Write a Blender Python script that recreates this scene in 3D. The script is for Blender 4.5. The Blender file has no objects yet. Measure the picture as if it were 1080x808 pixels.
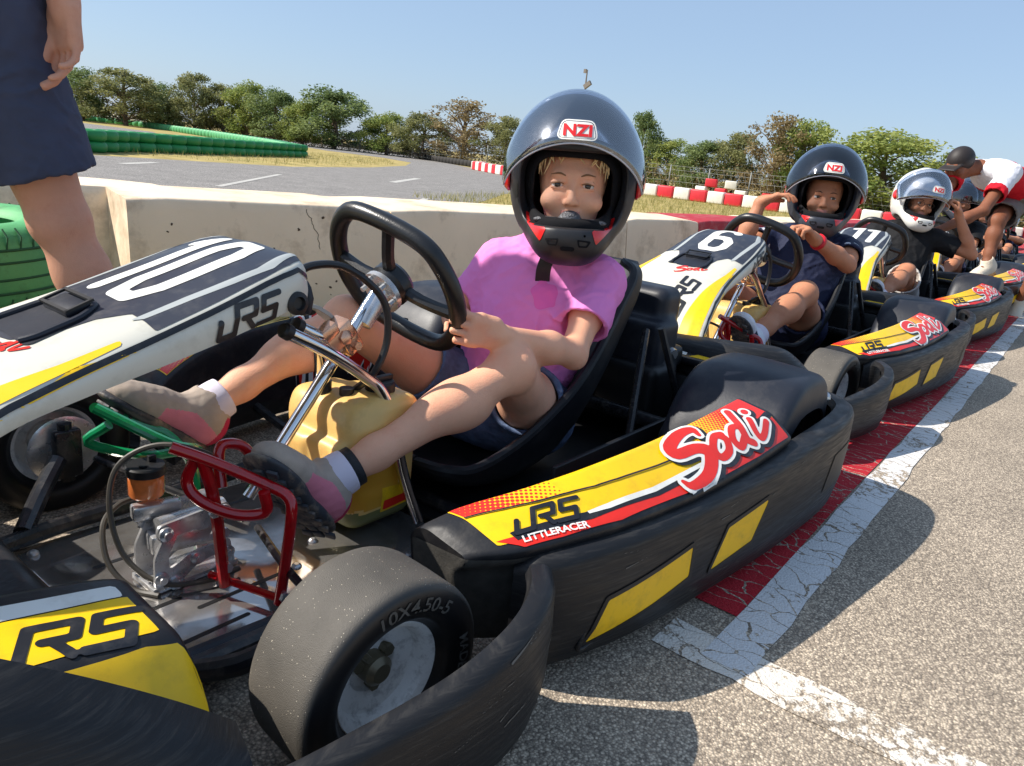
import bpy, bmesh, math, random
import numpy as np
from mathutils import Vector, Matrix
from mathutils.bvhtree import BVHTree
random.seed(7); np.random.seed(7)
SC = bpy.context.scene
COL = SC.collection
A = np.array

def srgb(r, g, b):
    def f(c):
        c /= 255.0
        return c/12.92 if c <= .04045 else ((c+.055)/1.055)**2.4
    return (f(r), f(g), f(b), 1.0)

# ---------------------------------------------------------------- materials
MATS = {}
def mat(name, col, rough=.5, metal=0., bump=0., bscale=60., var=0., vscale=8., rvar=0., coat=0., sss=0.,
        alpha=1., trans=0., spec=.5, dirt=None, dirt_amt=0., dscale=12., detail=4., stretch=(1,1,1)):
    if name in MATS: return MATS[name]
    m = bpy.data.materials.new(name); m.use_nodes = True
    nt = m.node_tree; N = nt.nodes; L = nt.links
    b = N['Principled BSDF']
    b.inputs['Base Color'].default_value = col
    b.inputs['Roughness'].default_value = rough
    b.inputs['Metallic'].default_value = metal
    b.inputs['Specular IOR Level'].default_value = spec
    b.inputs['Coat Weight'].default_value = coat
    b.inputs['Coat Roughness'].default_value = .08
    b.inputs['Alpha'].default_value = alpha
    b.inputs['Transmission Weight'].default_value = trans
    if sss:
        b.inputs['Subsurface Weight'].default_value = sss
        b.inputs['Subsurface Radius'].default_value = (1., .35, .2)
        b.inputs['Subsurface Scale'].default_value = .012
    tc = N.new('ShaderNodeTexCoord')
    mp = N.new('ShaderNodeMapping'); mp.inputs['Scale'].default_value = stretch
    L.new(tc.outputs['Object'], mp.inputs['Vector'])
    src = mp.outputs['Vector']
    if var or rvar:
        n = N.new('ShaderNodeTexNoise'); n.inputs['Scale'].default_value = vscale; n.inputs['Detail'].default_value = detail
        L.new(src, n.inputs['Vector'])
        if var:
            mr = N.new('ShaderNodeMapRange'); mr.inputs[1].default_value = .3; mr.inputs[2].default_value = .7
            mr.inputs[3].default_value = 1-var; mr.inputs[4].default_value = 1+var
            L.new(n.outputs['Fac'], mr.inputs[0])
            mx = N.new('ShaderNodeVectorMath'); mx.operation = 'SCALE'
            mx.inputs[0].default_value = col[:3]; L.new(mr.outputs[0], mx.inputs['Scale'])
            L.new(mx.outputs[0], b.inputs['Base Color'])
        if rvar:
            mr = N.new('ShaderNodeMapRange'); mr.inputs[1].default_value = .3; mr.inputs[2].default_value = .7
            mr.inputs[3].default_value = max(.02, rough-rvar); mr.inputs[4].default_value = rough+rvar
            L.new(n.outputs['Fac'], mr.inputs[0]); L.new(mr.outputs[0], b.inputs['Roughness'])
    if dirt:
        n = N.new('ShaderNodeTexNoise'); n.inputs['Scale'].default_value = dscale; n.inputs['Detail'].default_value = 9
        n.inputs['Roughness'].default_value = .68
        L.new(src, n.inputs['Vector'])
        mr = N.new('ShaderNodeMapRange'); mr.inputs[1].default_value = .5; mr.inputs[2].default_value = .72
        mr.inputs[3].default_value = 0; mr.inputs[4].default_value = dirt_amt
        L.new(n.outputs['Fac'], mr.inputs[0])
        mx = N.new('ShaderNodeMix'); mx.data_type = 'RGBA'
        mx.inputs[7].default_value = dirt
        ins = b.inputs['Base Color']
        if ins.is_linked: L.new(ins.links[0].from_socket, mx.inputs[6])
        else: mx.inputs[6].default_value = col
        L.new(mr.outputs[0], mx.inputs[0]); L.new(mx.outputs[2], ins)
    if bump:
        n = N.new('ShaderNodeTexNoise'); n.inputs['Scale'].default_value = bscale; n.inputs['Detail'].default_value = 5
        L.new(src, n.inputs['Vector'])
        bp = N.new('ShaderNodeBump'); bp.inputs['Strength'].default_value = bump; bp.inputs['Distance'].default_value = .004
        L.new(n.outputs['Fac'], bp.inputs['Height']); L.new(bp.outputs[0], b.inputs['Normal'])
    MATS[name] = m
    return m

# ---------------------------------------------------------------- mesh + object helpers
def mesh_obj(name, V, F, m, parent=None, smooth=True, auto=None, mats=None, fmat=None):
    """V in world coordinates; a child's mesh is stored relative to its thing's base."""
    V = A(V, dtype=float).reshape(-1, 3)
    base = A([0., 0, 0])
    if parent is not None and 'base' in parent: base = A(parent['base'])
    me = bpy.data.meshes.new(name)
    me.from_pydata((V-base).tolist(), [], [tuple(int(i) for i in f) for f in F])
    for mm in (mats or [m]): me.materials.append(mm)
    if fmat is not None: me.polygons.foreach_set('material_index', A(fmat, dtype=np.int32))
    if smooth: me.polygons.foreach_set('use_smooth', [True]*len(me.polygons))
    me.update()
    if auto:
        bm = bmesh.new(); bm.from_mesh(me)
        for e in bm.edges:
            if len(e.link_faces) == 2 and e.calc_face_angle(0) > math.radians(auto): e.smooth = False
        bm.to_mesh(me); bm.free()
    o = bpy.data.objects.new(name, me); COL.objects.link(o)
    if parent is not None:
        o.parent = parent; o['base'] = base.tolist()
    return o

def tag(o, label=None, cat=None, group=None, kind=None):
    if label: o['label'] = label
    if cat: o['category'] = cat
    if group: o['group'] = group
    if kind: o['kind'] = kind
    return o

def root(name, base, label, cat, group=None):
    o = bpy.data.objects.new(name, None); COL.objects.link(o)
    o.location = base; o['base'] = list(base); o.empty_display_size = .1
    return tag(o, label, cat, group)

def rebase(o, base):
    """move a top-level mesh's origin to its base point"""
    me = o.data; n = len(me.vertices); v = np.empty(n*3); me.vertices.foreach_get('co', v)
    v = v.reshape(-1, 3)-A(base); me.vertices.foreach_set('co', v.ravel()); me.update()
    o.location = base; o['base'] = list(base)
    return o

def copy_tree(o, parent=None):
    c = o.copy(); COL.objects.link(c)
    if parent is not None: c.parent = parent
    for ch in list(o.children): copy_tree(ch, c)
    return c

class MB:
    def __init__(s): s.V = []; s.F = []; s.M = []
    def add(s, V, F, mi=0):
        n = len(s.V); s.V.extend([tuple(map(float, v)) for v in V]); s.F.extend([tuple(int(i)+n for i in f) for f in F]); s.M.extend([mi]*len(F)); return s
    def obj(s, name, m, parent=None, smooth=True, auto=35, mats=None):
        return mesh_obj(name, s.V, s.F, m, parent, smooth, auto, mats, s.M if mats else None)

def catmull(P, n):
    P = A(P, dtype=float); out = []
    m = len(P)
    for i in range(m-1):
        p0 = P[i-1] if i > 0 else 2*P[0]-P[1]
        p1, p2 = P[i], P[i+1]
        p3 = P[i+2] if i+2 < m else 2*P[-1]-P[-2]
        for t in np.linspace(0, 1, n, endpoint=False):
            out.append(.5*((2*p1)+(-p0+p2)*t+(2*p0-5*p1+4*p2-p3)*t*t+(-p0+3*p1-3*p2+p3)*t**3))
    out.append(P[-1]); return A(out)

def tube(P, r, n=12, smooth=0, closed=False, caps=True):
    """r scalar or list; smooth = catmull subdivisions"""
    P = A(P, dtype=float)
    R = np.full(len(P), r, dtype=float) if np.isscalar(r) else A(r, dtype=float)
    if smooth:
        if closed: 
            PP = np.vstack([P[-1:], P, P[:2]]); q = catmull(PP, smooth); q = q[smooth:-smooth-1]
            R = np.full(len(q), R[0]); P = q
        else:
            Q = catmull(np.hstack([P, R[:, None]]), smooth); P = Q[:, :3]; R = Q[:, 3]
    m = len(P); V = []; F = []
    T = np.zeros_like(P)
    for i in range(m):
        a = P[i-1] if (i > 0 or closed) else P[i]; b = P[(i+1) % m] if (i < m-1 or closed) else P[i]
        t = b-a; T[i] = t/(np.linalg.norm(t)+1e-12)
    u = np.cross(T[0], [0, 0, 1]); 
    if np.linalg.norm(u) < .1: u = np.cross(T[0], [0, 1, 0])
    u /= np.linalg.norm(u)
    for i in range(m):
        u = u-T[i]*u.dot(T[i]); u /= np.linalg.norm(u); w = np.cross(T[i], u)
        for k in range(n):
            a = 2*math.pi*k/n; V.append(P[i]+R[i]*(math.cos(a)*u+math.sin(a)*w))
    rng = m if closed else m-1
    for i in range(rng):
        for k in range(n):
            a = i*n+k; b = i*n+(k+1) % n; c = ((i+1) % m)*n+(k+1) % n; d = ((i+1) % m)*n+k
            F.append((a, b, c, d))
    if caps and not closed:
        F.append(tuple(range(n))[::-1]); F.append(tuple((m-1)*n+k for k in range(n)))
    return V, F

def frame_from(axis):
    axis = A(axis, dtype=float); axis /= np.linalg.norm(axis)
    u = np.cross([0, 0, 1], axis)
    if np.linalg.norm(u) < .1: u = np.cross([1, 0, 0], axis)
    u /= np.linalg.norm(u); w = np.cross(axis, u)
    return u, w, axis

def lathe(prof, c, axis, n=48, closed=True):
    """prof: list of (radius, along axis)"""
    u, w, a = frame_from(axis); c = A(c, dtype=float); V = []; F = []; m = len(prof)
    for r, h in prof:
        for k in range(n):
            t = 2*math.pi*k/n; V.append(c+a*h+r*(math.cos(t)*u+math.sin(t)*w))
    for i in range(m if closed else m-1):
        for k in range(n):
            F.append((i*n+k, i*n+(k+1) % n, ((i+1) % m)*n+(k+1) % n, ((i+1) % m)*n+k))
    if not closed:
        F.append(tuple(range(n))[::-1]); F.append(tuple((m-1)*n+k for k in range(n)))
    return V, F

def box(c, h, R=None, bev=.0, seg=2):
    bm = bmesh.new(); bmesh.ops.create_cube(bm, size=2.0)
    for v in bm.verts: v.co = Vector((v.co.x*h[0], v.co.y*h[1], v.co.z*h[2]))
    if bev: bmesh.ops.bevel(bm, geom=list(bm.edges), offset=bev, segments=seg, profile=.5, affect='EDGES')
    bm.verts.index_update()
    V = A([v.co[:] for v in bm.verts]); F = [tuple(v.index for v in f.verts) for f in bm.faces]; bm.free()
    if R is not None: V = V@A(R, dtype=float).T
    return V+A(c, dtype=float), F

def rot(axis, deg):
    return A(Matrix.Rotation(math.radians(deg), 3, axis))

def roundpoly(P, r, n=4, closed=False):
    P = A(P, dtype=float); m = len(P); out = []
    for i in range(m):
        if not closed and i in (0, m-1): out.append(P[i]); continue
        a = P[i-1]-P[i]; b = P[(i+1) % m]-P[i]; la = np.linalg.norm(a); lb = np.linalg.norm(b)
        rr = r if np.isscalar(r) else r[i]
        d = min(rr, la*.45, lb*.45); p0 = P[i]+a/la*d; p2 = P[i]+b/lb*d
        for t in np.linspace(0, 1, n): out.append((1-t)**2*p0+2*t*(1-t)*P[i]+t*t*p2)
    return A(out)

def sheet(G, t=.004, su=6, flip=False):
    """G[n][m][3] rows interpolated smoothly (Catmull) over n, m kept; solid of thickness t."""
    G = A(G, dtype=float)
    if su > 1: G = catmull(G.reshape(len(G), -1), su).reshape(-1, G.shape[1], 3)
    n, m = G.shape[:2]
    du = np.gradient(G, axis=0); dv = np.gradient(G, axis=1)
    N = np.cross(du, dv); N /= (np.linalg.norm(N, axis=2, keepdims=True)+1e-12)
    if flip: N = -N
    V = np.vstack([G.reshape(-1, 3), (G-N*t).reshape(-1, 3)]); o = n*m; F = []
    for i in range(n-1):
        for j in range(m-1):
            q = (i*m+j, (i+1)*m+j, (i+1)*m+j+1, i*m+j+1)
            if flip: q = q[::-1]
            F.append(q); F.append(tuple(o+k for k in q[::-1]))
    B = [(i, 0) for i in range(n)]+[(n-1, j) for j in range(1, m)]+[(i, m-1) for i in range(n-2, -1, -1)]+[(0, j) for j in range(m-2, 0, -1)]
    for a in range(len(B)):
        i, j = B[a]; k, l = B[(a+1) % len(B)]
        q = (i*m+j, o+i*m+j, o+k*m+l, k*m+l)
        F.append(q if not flip else q[::-1])
    return V, F

def loft(S, su=6, cap=True):
    """S[n][m][3] closed loops"""
    S = A(S, dtype=float)
    if su > 1: S = catmull(S.reshape(len(S), -1), su).reshape(-1, S.shape[1], 3)
    n, m = S.shape[:2]; F = []
    for i in range(n-1):
        for j in range(m):
            F.append((i*m+j, i*m+(j+1) % m, (i+1)*m+(j+1) % m, (i+1)*m+j))
    if cap:
        F.append(tuple(range(m))[::-1]); F.append(tuple((n-1)*m+j for j in range(m)))
    return S.reshape(-1, 3), F

# ---------------------------------------------------------------- signed-distance modelling (numpy surface nets)
def cap(a, b, ra, rb=None):
    a = A(a, dtype=float); b = A(b, dtype=float); rb = ra if rb is None else rb; ab = b-a; L2 = max(ab.dot(ab), 1e-12)
    def f(P):
        t = np.clip(((P-a)@ab)/L2, 0, 1)
        return np.linalg.norm(P-a-t[..., None]*ab, axis=-1)-(ra+(rb-ra)*t)
    return f
def ell(c, r, R=None):
    c = A(c, dtype=float); r = A(r, dtype=float); R = None if R is None else A(R, dtype=float)
    def f(P):
        q = P-c
        if R is not None: q = q@R
        k0 = np.linalg.norm(q/r, axis=-1); k1 = np.linalg.norm(q/(r*r), axis=-1)+1e-9
        return np.where(k0 < 1e-6, -r.min(), k0*(k0-1)/k1)
    return f
def rbox(c, h, rd, R=None):
    c = A(c, dtype=float); h = A(h, dtype=float)-rd; R = None if R is None else A(R, dtype=float)
    def f(P):
        q = P-c
        if R is not None: q = q@R
        q = np.abs(q)-h
        return np.linalg.norm(np.maximum(q, 0), axis=-1)+np.minimum(q.max(axis=-1), 0)-rd
    return f
def cut(f, p, n):
    """keep the side opposite to n"""
    p = A(p, dtype=float); n = A(n, dtype=float)/np.linalg.norm(n)
    return lambda P: np.maximum(f(P), (P-p)@n)
def nets(prims, h, disp=None, lo=None, hi=None):
    """prims: list of (fn, k[, 's']) smooth-united / subtracted in order"""
    lo = A(lo, dtype=float); hi = A(hi, dtype=float); B = 14
    nb = np.ceil((hi-lo)/(h*B)).astype(int); NC = nb*B+2
    gi = np.stack(np.meshgrid(*[np.arange(k) for k in nb], indexing='ij'), -1).reshape(-1, 3)
    cen = lo+(gi+.5)*B*h; R = B*h*.5*1.7321+h
    DC = np.stack([p[0](cen) for p in prims])
    sub = A([len(p) > 2 for p in prims]); ks = A([p[1] for p in prims])
    dmin = DC[~sub].min(axis=0)
    act = np.where(np.abs(dmin) < 99)[0]
    act = [i for i in act if dmin[i] < R*1.6+ks.max()*.3]
    loc = np.stack(np.meshgrid(*[np.arange(B+1)]*3, indexing='ij'), -1).reshape(-1, 3)
    ids = []; vs = []; quads = []
    C8 = A([[0,0,0],[1,0,0],[0,1,0],[1,1,0],[0,0,1],[1,0,1],[0,1,1],[1,1,1]])
    E12 = [(0,1),(2,3),(4,5),(6,7),(0,2),(1,3),(4,6),(5,7),(0,4),(1,5),(2,6),(3,7)]
    def gid(c): return (c[..., 0].astype(np.int64)*NC[1]+c[..., 1])*NC[2]+c[..., 2]
    for bi in act:
        g0 = gi[bi]*B; P = lo+(g0+loc)*h; d = None
        for q, p in enumerate(prims):
            if sub[q]:
                if d is not None and DC[q, bi] < R*2+p[1]:
                    e = -p[0](P); k = p[1]
                    if k > 0: hh = np.maximum(k-np.abs(d-e), 0)/k; d = np.maximum(d, e)+hh*hh*k*.25
                    else: d = np.maximum(d, e)
                continue
            if DC[q, bi] > R*2+p[1]+.006: continue
            e = p[0](P); k = p[1]
            if d is None: d = e
            elif k > 0: hh = np.maximum(k-np.abs(d-e), 0)/k; d = np.minimum(d, e)-hh*hh*k*.25
            else: d = np.minimum(d, e)
        if d is None: continue
        if disp is not None: d = d+disp(P)
        D = d.reshape(B+1, B+1, B+1); ins = D < 0
        if ins.all() or not ins.any(): continue
        cs = sum(ins[a:a+B, b:b+B, c:c+B].astype(int) for a, b, c in C8)
        cc = np.argwhere((cs > 0) & (cs < 8))
        if len(cc):
            cv = np.stack([D[cc[:,0]+a, cc[:,1]+b, cc[:,2]+c] for a, b, c in C8], 1)
            acc = np.zeros((len(cc), 3)); cnt = np.zeros(len(cc))
            for a, b in E12:
                va, vb = cv[:, a], cv[:, b]; msk = (va < 0) != (vb < 0)
                t = np.where(msk, va/(va-vb+1e-20), 0)
                pt = C8[a]+(C8[b]-C8[a])*t[:, None]
                acc[msk] += pt[msk]; cnt[msk] += 1
            vs.append(lo+(g0+cc+acc/cnt[:, None])*h); ids.append(gid(g0+cc))
        for ax, (o1, o2) in enumerate([((0,1,0),(0,0,1)), ((0,0,1),(1,0,0)), ((1,0,0),(0,1,0))]):
            e = [0,0,0]; e[ax] = 1
            s0 = ins[:B,:B,:B]; s1 = ins[e[0]:e[0]+B, e[1]:e[1]+B, e[2]:e[2]+B]
            for flip, mk in ((False, s0 & ~s1), (True, ~s0 & s1)):
                pp = np.argwhere(mk)
                if not len(pp): continue
                pp = pp+g0; o1a, o2a = A(o1), A(o2)
                q = np.stack([gid(pp-o1a-o2a), gid(pp-o2a), gid(pp), gid(pp-o1a)], 1)
                quads.append(q[:, ::-1] if flip else q)
    ids = np.concatenate(ids); vs = np.concatenate(vs); quads = np.concatenate(quads)
    o = np.argsort(ids); ids = ids[o]; vs = vs[o]
    ix = np.searchsorted(ids, quads); ix = np.clip(ix, 0, len(ids)-1); ok = (ids[ix] == quads).all(1)
    return vs, ix[ok]
def relax(V, F, it=1, lam=.5):
    F = A(F); n = len(V)
    for _ in range(it):
        acc = np.zeros_like(V); cnt = np.zeros(n)
        for a in range(4):
            np.add.at(acc, F[:, a], V[F[:, (a+1) % 4]]+V[F[:, (a-1) % 4]]); np.add.at(cnt, F[:, a], 2)
        V = V+lam*(acc/np.maximum(cnt, 1)[:, None]-V)
    return V
def sdf_obj(name, prims, h, m, parent=None, disp=None, lo=None, hi=None, it=1, pad=.0):
    V, F = nets(prims, h, disp, lo, hi)
    V = relax(V, F, it)
    return mesh_obj(name, V, F, m, parent, True)
def vnoise(P, s, seed=0):
    """cheap smooth noise from sines, about -1..1"""
    x, y, z = P[..., 0]*s, P[..., 1]*s, P[..., 2]*s
    return (np.sin(x*1.7+1.3*np.sin(y*1.1+seed)+seed)+np.sin(y*2.1+1.7*np.sin(z*1.3+seed*2.)+2)+np.sin(z*1.9+1.5*np.sin(x*.9+seed*.7)+4))/3

# ---------------------------------------------------------------- decals: 2-D shapes laid onto real surfaces
def seg2(a, b, w0, w1=None):
    a = A(a, dtype=float); b = A(b, dtype=float); w1 = w0 if w1 is None else w1; ab = b-a; L2 = max(ab.dot(ab), 1e-9)
    def f(p):
        t = np.clip(((p-a)@ab)/L2, 0, 1); return np.linalg.norm(p-a-t[..., None]*ab, axis=-1)-(w0+(w1-w0)*t)
    return f
def stroke(P, w, smooth=0, closed=False):
    P = A(P, dtype=float); W = np.full(len(P), w, dtype=float) if np.isscalar(w) else A(w, dtype=float)
    if smooth: Q = catmull(np.hstack([P, W[:, None]]), smooth); P, W = Q[:, :2], Q[:, 2]
    return [seg2(P[i], P[i+1], W[i], W[i+1]) for i in range(len(P)-1)]
def un(L, grow=0.): return lambda p: np.min([f(p) for f in L], axis=0)-grow
def poly2(P):
    P = A(P, dtype=float)
    def f(p):
        d = np.full(p.shape[:-1], 1e9); ins = np.zeros(p.shape[:-1], bool)
        for i in range(len(P)):
            a, b = P[i], P[(i+1) % len(P)]; ab = b-a
            t = np.clip(((p-a)@ab)/max(ab.dot(ab), 1e-12), 0, 1)
            d = np.minimum(d, np.linalg.norm(p-a-t[..., None]*ab, axis=-1))
            c = ((a[1] > p[..., 1]) != (b[1] > p[..., 1]))
            with np.errstate(divide='ignore', invalid='ignore'):
                xx = (b[0]-a[0])*(p[..., 1]-a[1])/(b[1]-a[1]+1e-15)+a[0]
            ins ^= c & (p[..., 0] < xx)
        return np.where(ins, -d, d)
    return f
def march(f, x0, x1, y0, y1, h):
    nx = int((x1-x0)/h)+2; ny = int((y1-y0)/h)+2
    X, Y = np.meshgrid(x0+np.arange(nx)*h, y0+np.arange(ny)*h, indexing='ij'); D = f(np.stack([X, Y], -1))
    V = []; F = []; key = {}
    def vid(x, y):
        k = (round(x/h*200), round(y/h*200))
        if k not in key: key[k] = len(V); V.append((x, y))
        return key[k]
    for i in range(nx-1):
        for j in range(ny-1):
            d = [D[i, j], D[i+1, j], D[i+1, j+1], D[i, j+1]]
            if min(d) >= 0: continue
            c = [(X[i, j], Y[i, j]), (X[i+1, j], Y[i, j]), (X[i+1, j], Y[i, j+1]), (X[i, j], Y[i, j+1])]
            out = []
            for a in range(4):
                b = (a+1) % 4
                if d[a] < 0: out.append(vid(*c[a]))
                if (d[a] < 0) != (d[b] < 0):
                    t = d[a]/(d[a]-d[b]); out.append(vid(c[a][0]+(c[b][0]-c[a][0])*t, c[a][1]+(c[b][1]-c[a][1])*t))
            out2 = [v for q, v in enumerate(out) if v != out[q-1]]
            if len(set(out2)) >= 3: F.append(tuple(out2))
    return A(V), F
def bvh_of(*objs):
    V = []; F = []
    for o in objs:
        b = A(o['base']) if 'base' in o else A([0., 0, 0]); n = len(V)
        V += [tuple(A(v.co)+b) for v in o.data.vertices]; F += [tuple(i+n for i in p.vertices) for p in o.data.polygons]
    return BVHTree.FromPolygons(V, F)
def project(V2, F2, bvh, O, X, Y, off, depth=.25):
    O = A(O, dtype=float); X = A(X, dtype=float); Y = A(Y, dtype=float); X /= np.linalg.norm(X)
    Y = Y-X*Y.dot(X); Y /= np.linalg.norm(Y); N = np.cross(X, Y); V = []; ok = []
    for x, y in V2:
        p = O+X*x+Y*y+N*depth
        hit, nor, ix, dist = bvh.ray_cast(Vector(p), Vector(-N), depth*2)
        if hit is None: V.append(p); ok.append(False)
        else:
            nn = A(nor); 
            if nn.dot(N) < 0: nn = -nn
            V.append(A(hit)+(nn*.5+N*.5)*off); ok.append(True)
    return V, [f for f in F2 if all(ok[i] for i in f)]
def decal(name, f, bnd, h, bvh, O, X, Y, off, m, parent):
    V2, F2 = march(f, *bnd, h)
    if not len(F2): return None
    V, F = project(V2, F2, bvh, O, X, Y, off)
    if not F: return None
    return mesh_obj(name, V, F, m, parent, True)
def text2(s, size, font_sx=1., slant=0., bold=0.):
    cu = bpy.data.curves.new('txt', 'FONT'); cu.body = s; cu.size = size; cu.shear = slant; cu.offset = bold; cu.resolution_u = 3
    o = bpy.data.objects.new('txt', cu); COL.objects.link(o)
    dg = bpy.context.evaluated_depsgraph_get(); me = bpy.data.meshes.new_from_object(o.evaluated_get(dg))
    V = A([(v.co.x*font_sx, v.co.y) for v in me.vertices]); F = [tuple(p.vertices) for p in me.polygons]
    bpy.data.objects.remove(o); bpy.data.curves.remove(cu); bpy.data.meshes.remove(me)
    return V, F
def tdecal(name, s, size, bvh, O, X, Y, off, m, parent, sx=1., slant=0., bold=0.):
    V2, F2 = text2(s, size, sx, slant, bold)
    V, F = project(V2, F2, bvh, O, X, Y, off)
    return mesh_obj(name, V, F, m, parent, True)
# logo shapes (unit height)
def lrs(w=.1, sl=.3):
    S = [[(0,.62),(0,0),(.72,0),(.72,.55)], [(.72,.35),(.72,1),(1.62,1),(1.62,.5),(1.05,.5)], [(1.2,.5),(1.62,0)], [(.72,.5),(.72,0)],
         [(2.75,1),(1.98,1),(1.98,.52),(2.68,.52),(2.68,0),(1.86,0)]]
    out = []
    for P in S:
        out += stroke([(x+sl*y, y) for x, y in P], w)
    return out
def sodi(w=.1, sl=.35):
    S = [([(1.05,.78),(.95,1.0),(.55,1.02),(.12,.82),(.2,.58),(.75,.5),(1.05,.25),(.75,-.12),(.2,-.18),(.0,.0)], [w*.6,w,w*1.3,w*1.5,w*1.4,w*1.4,w*1.6,w*1.4,w,w*.5]),
         ([(1.62,.52),(1.4,.55),(1.2,.3),(1.3,.05),(1.6,.1),(1.68,.35),(1.55,.5)], w*.95),
         ([(2.3,.48),(2.05,.55),(1.88,.3),(2.0,.05),(2.25,.2)], w*.95), ([(2.32,1.05),(2.3,.6),(2.3,.15),(2.45,.0)], w),
         ([(2.72,.55),(2.68,.25),(2.75,.02),(2.95,.08),(3.2,.3)], w*.85), ([(2.78,.82),(2.8,.84)], w)]
    out = []
    for P, ww in S:
        out += stroke([(x+sl*y, y) for x, y in P], ww, smooth=4 if len(P) > 2 else 0)
    return out
DIG = {'1': [[(.05,.84),(.32,1),(.32,0)]], '0': [[(.0,.2),(.0,.8),(.14,1),(.46,1),(.6,.8),(.6,.2),(.46,0),(.14,0),(.0,.2)]],
       '6': [[(.56,.9),(.46,1),(.14,1),(0,.82),(0,.18),(.14,0),(.46,0),(.6,.16),(.6,.42),(.46,.56),(.0,.56)]],
       '4': [[(.45,0),(.45,1),(0,.35),(.62,.35)]], '7': [[(0,1),(.6,1),(.2,0)]], '2': [[(0,.8),(.14,1),(.46,1),(.6,.82),(.6,.62),(0,0),(.62,0)]]}
def number(s, w=.11, gap=.95):
    out = []; x = 0
    for ch in s:
        for P in DIG[ch]: out += stroke([(a+x, b) for a, b in P], w)
        x += (.62 if ch == '1' else gap)
    return out, x-gap+.6
# ---------------------------------------------------------------- kart materials
BLK = mat('black_plastic', srgb(30, 30, 33), .42, spec=.35, bump=.12, bscale=90, rvar=.12, vscale=14, dirt=srgb(110, 102, 92), dirt_amt=.2, dscale=22)
BUM = mat('scuffed_bumper_plastic', srgb(28, 28, 30), .46, spec=.32, bump=.10, bscale=16, rvar=.12, vscale=10, dirt=srgb(100, 96, 90), dirt_amt=.26, dscale=9, stretch=(1.6, 2.2, 26))
NAVY = mat('satin_black_cover', srgb(32, 35, 44), .46, spec=.38, bump=.05, bscale=200, rvar=.05, dirt=srgb(110, 105, 100), dirt_amt=.18, dscale=14)
DARK = mat('dark_parts', srgb(20, 20, 22), .5, bump=.1)
SEATM = mat('seat_shell', srgb(24, 25, 29), .45, spec=.35, rvar=.1, dirt=srgb(90, 86, 80), dirt_amt=.2)
YEL = mat('yellow_sticker', srgb(246, 196, 8), .36, rvar=.08, var=.04, dirt=srgb(150, 110, 40), dirt_amt=.3, dscale=26)
YELP = mat('yellow_plastic', srgb(240, 190, 12), .45, rvar=.1, var=.06, dirt=srgb(120, 95, 50), dirt_amt=.4, dscale=22)
RED = mat('red_sticker', srgb(222, 40, 26), .36, rvar=.08, dirt=srgb(120, 50, 40), dirt_amt=.25, dscale=26)
WHT = mat('white_sticker', srgb(232, 230, 222), .36, rvar=.08, dirt=srgb(150, 140, 120), dirt_amt=.3, dscale=26)
WHN = mat('white_body', srgb(208, 204, 190), .33, rvar=.08, var=.03, dirt=srgb(150, 142, 122), dirt_amt=.35, dscale=18)
BLKS = mat('black_sticker', srgb(26, 27, 32), .38, rvar=.08, dirt=srgb(110, 105, 100), dirt_amt=.25, dscale=30)
NAVS = mat('number_field', srgb(44, 47, 58), .42, rvar=.08, dirt=srgb(130, 125, 118), dirt_amt=.22, dscale=30)
GRYS = mat('grey_sticker', srgb(168, 172, 170), .4, rvar=.08)
CHR = mat('chrome', srgb(215, 215, 218), .12, 1., rvar=.05, vscale=30)
STEEL = mat('steel', srgb(205, 205, 206), .3, .72, rvar=.12, vscale=40, dirt=srgb(110, 85, 60), dirt_amt=.35, dscale=40)
ALU = mat('floor_aluminium', srgb(186, 182, 178), .12, .8, bump=.10, bscale=16, rvar=.12, vscale=7, dirt=srgb(104, 94, 82), dirt_amt=.75, dscale=6)
RIMM = mat('rim_cast', srgb(236, 234, 230), .45, .15, bump=.3, bscale=300, rvar=.1, dirt=srgb(96, 90, 86), dirt_amt=.55, dscale=60)
COP = mat('copper_clamp', srgb(222, 172, 142), .28, .8, rvar=.08, vscale=30, dirt=srgb(120, 80, 60), dirt_amt=.3, dscale=90)
REDP = mat('red_enamel', srgb(176, 14, 22), .16, coat=.6, rvar=.05, dirt=srgb(60, 12, 12), dirt_amt=.5, dscale=50)
GRNP = mat('green_enamel', srgb(20, 140, 84), .2, coat=.6, rvar=.05, dirt=srgb(14, 60, 40), dirt_amt=.5, dscale=50)
FRAME = mat('frame_black', srgb(30, 30, 33), .32, rvar=.12, dirt=srgb(120, 110, 100), dirt_amt=.4, dscale=40)
TANKM = mat('tank_plastic', srgb(226, 184, 110), .4, var=.08, vscale=10, sss=.25, dirt=srgb(150, 110, 60), dirt_amt=.35, dscale=20)
TANKL = mat('tank_fuel_zone', srgb(206, 148, 44), .34, var=.08, vscale=10, sss=.2)
TANKG = mat('tank_low_zone', srgb(112, 112, 64), .4, var=.1)
RUB = mat('grip_rubber', srgb(27, 27, 29), .34, bump=.1, bscale=300, rvar=.08)
FLUID = mat('brake_fluid', srgb(232, 128, 66), .1, var=.2, vscale=60, coat=.5, spec=.6)
TYMARK = mat('tyre_lettering', srgb(80, 78, 74), .6)

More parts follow.
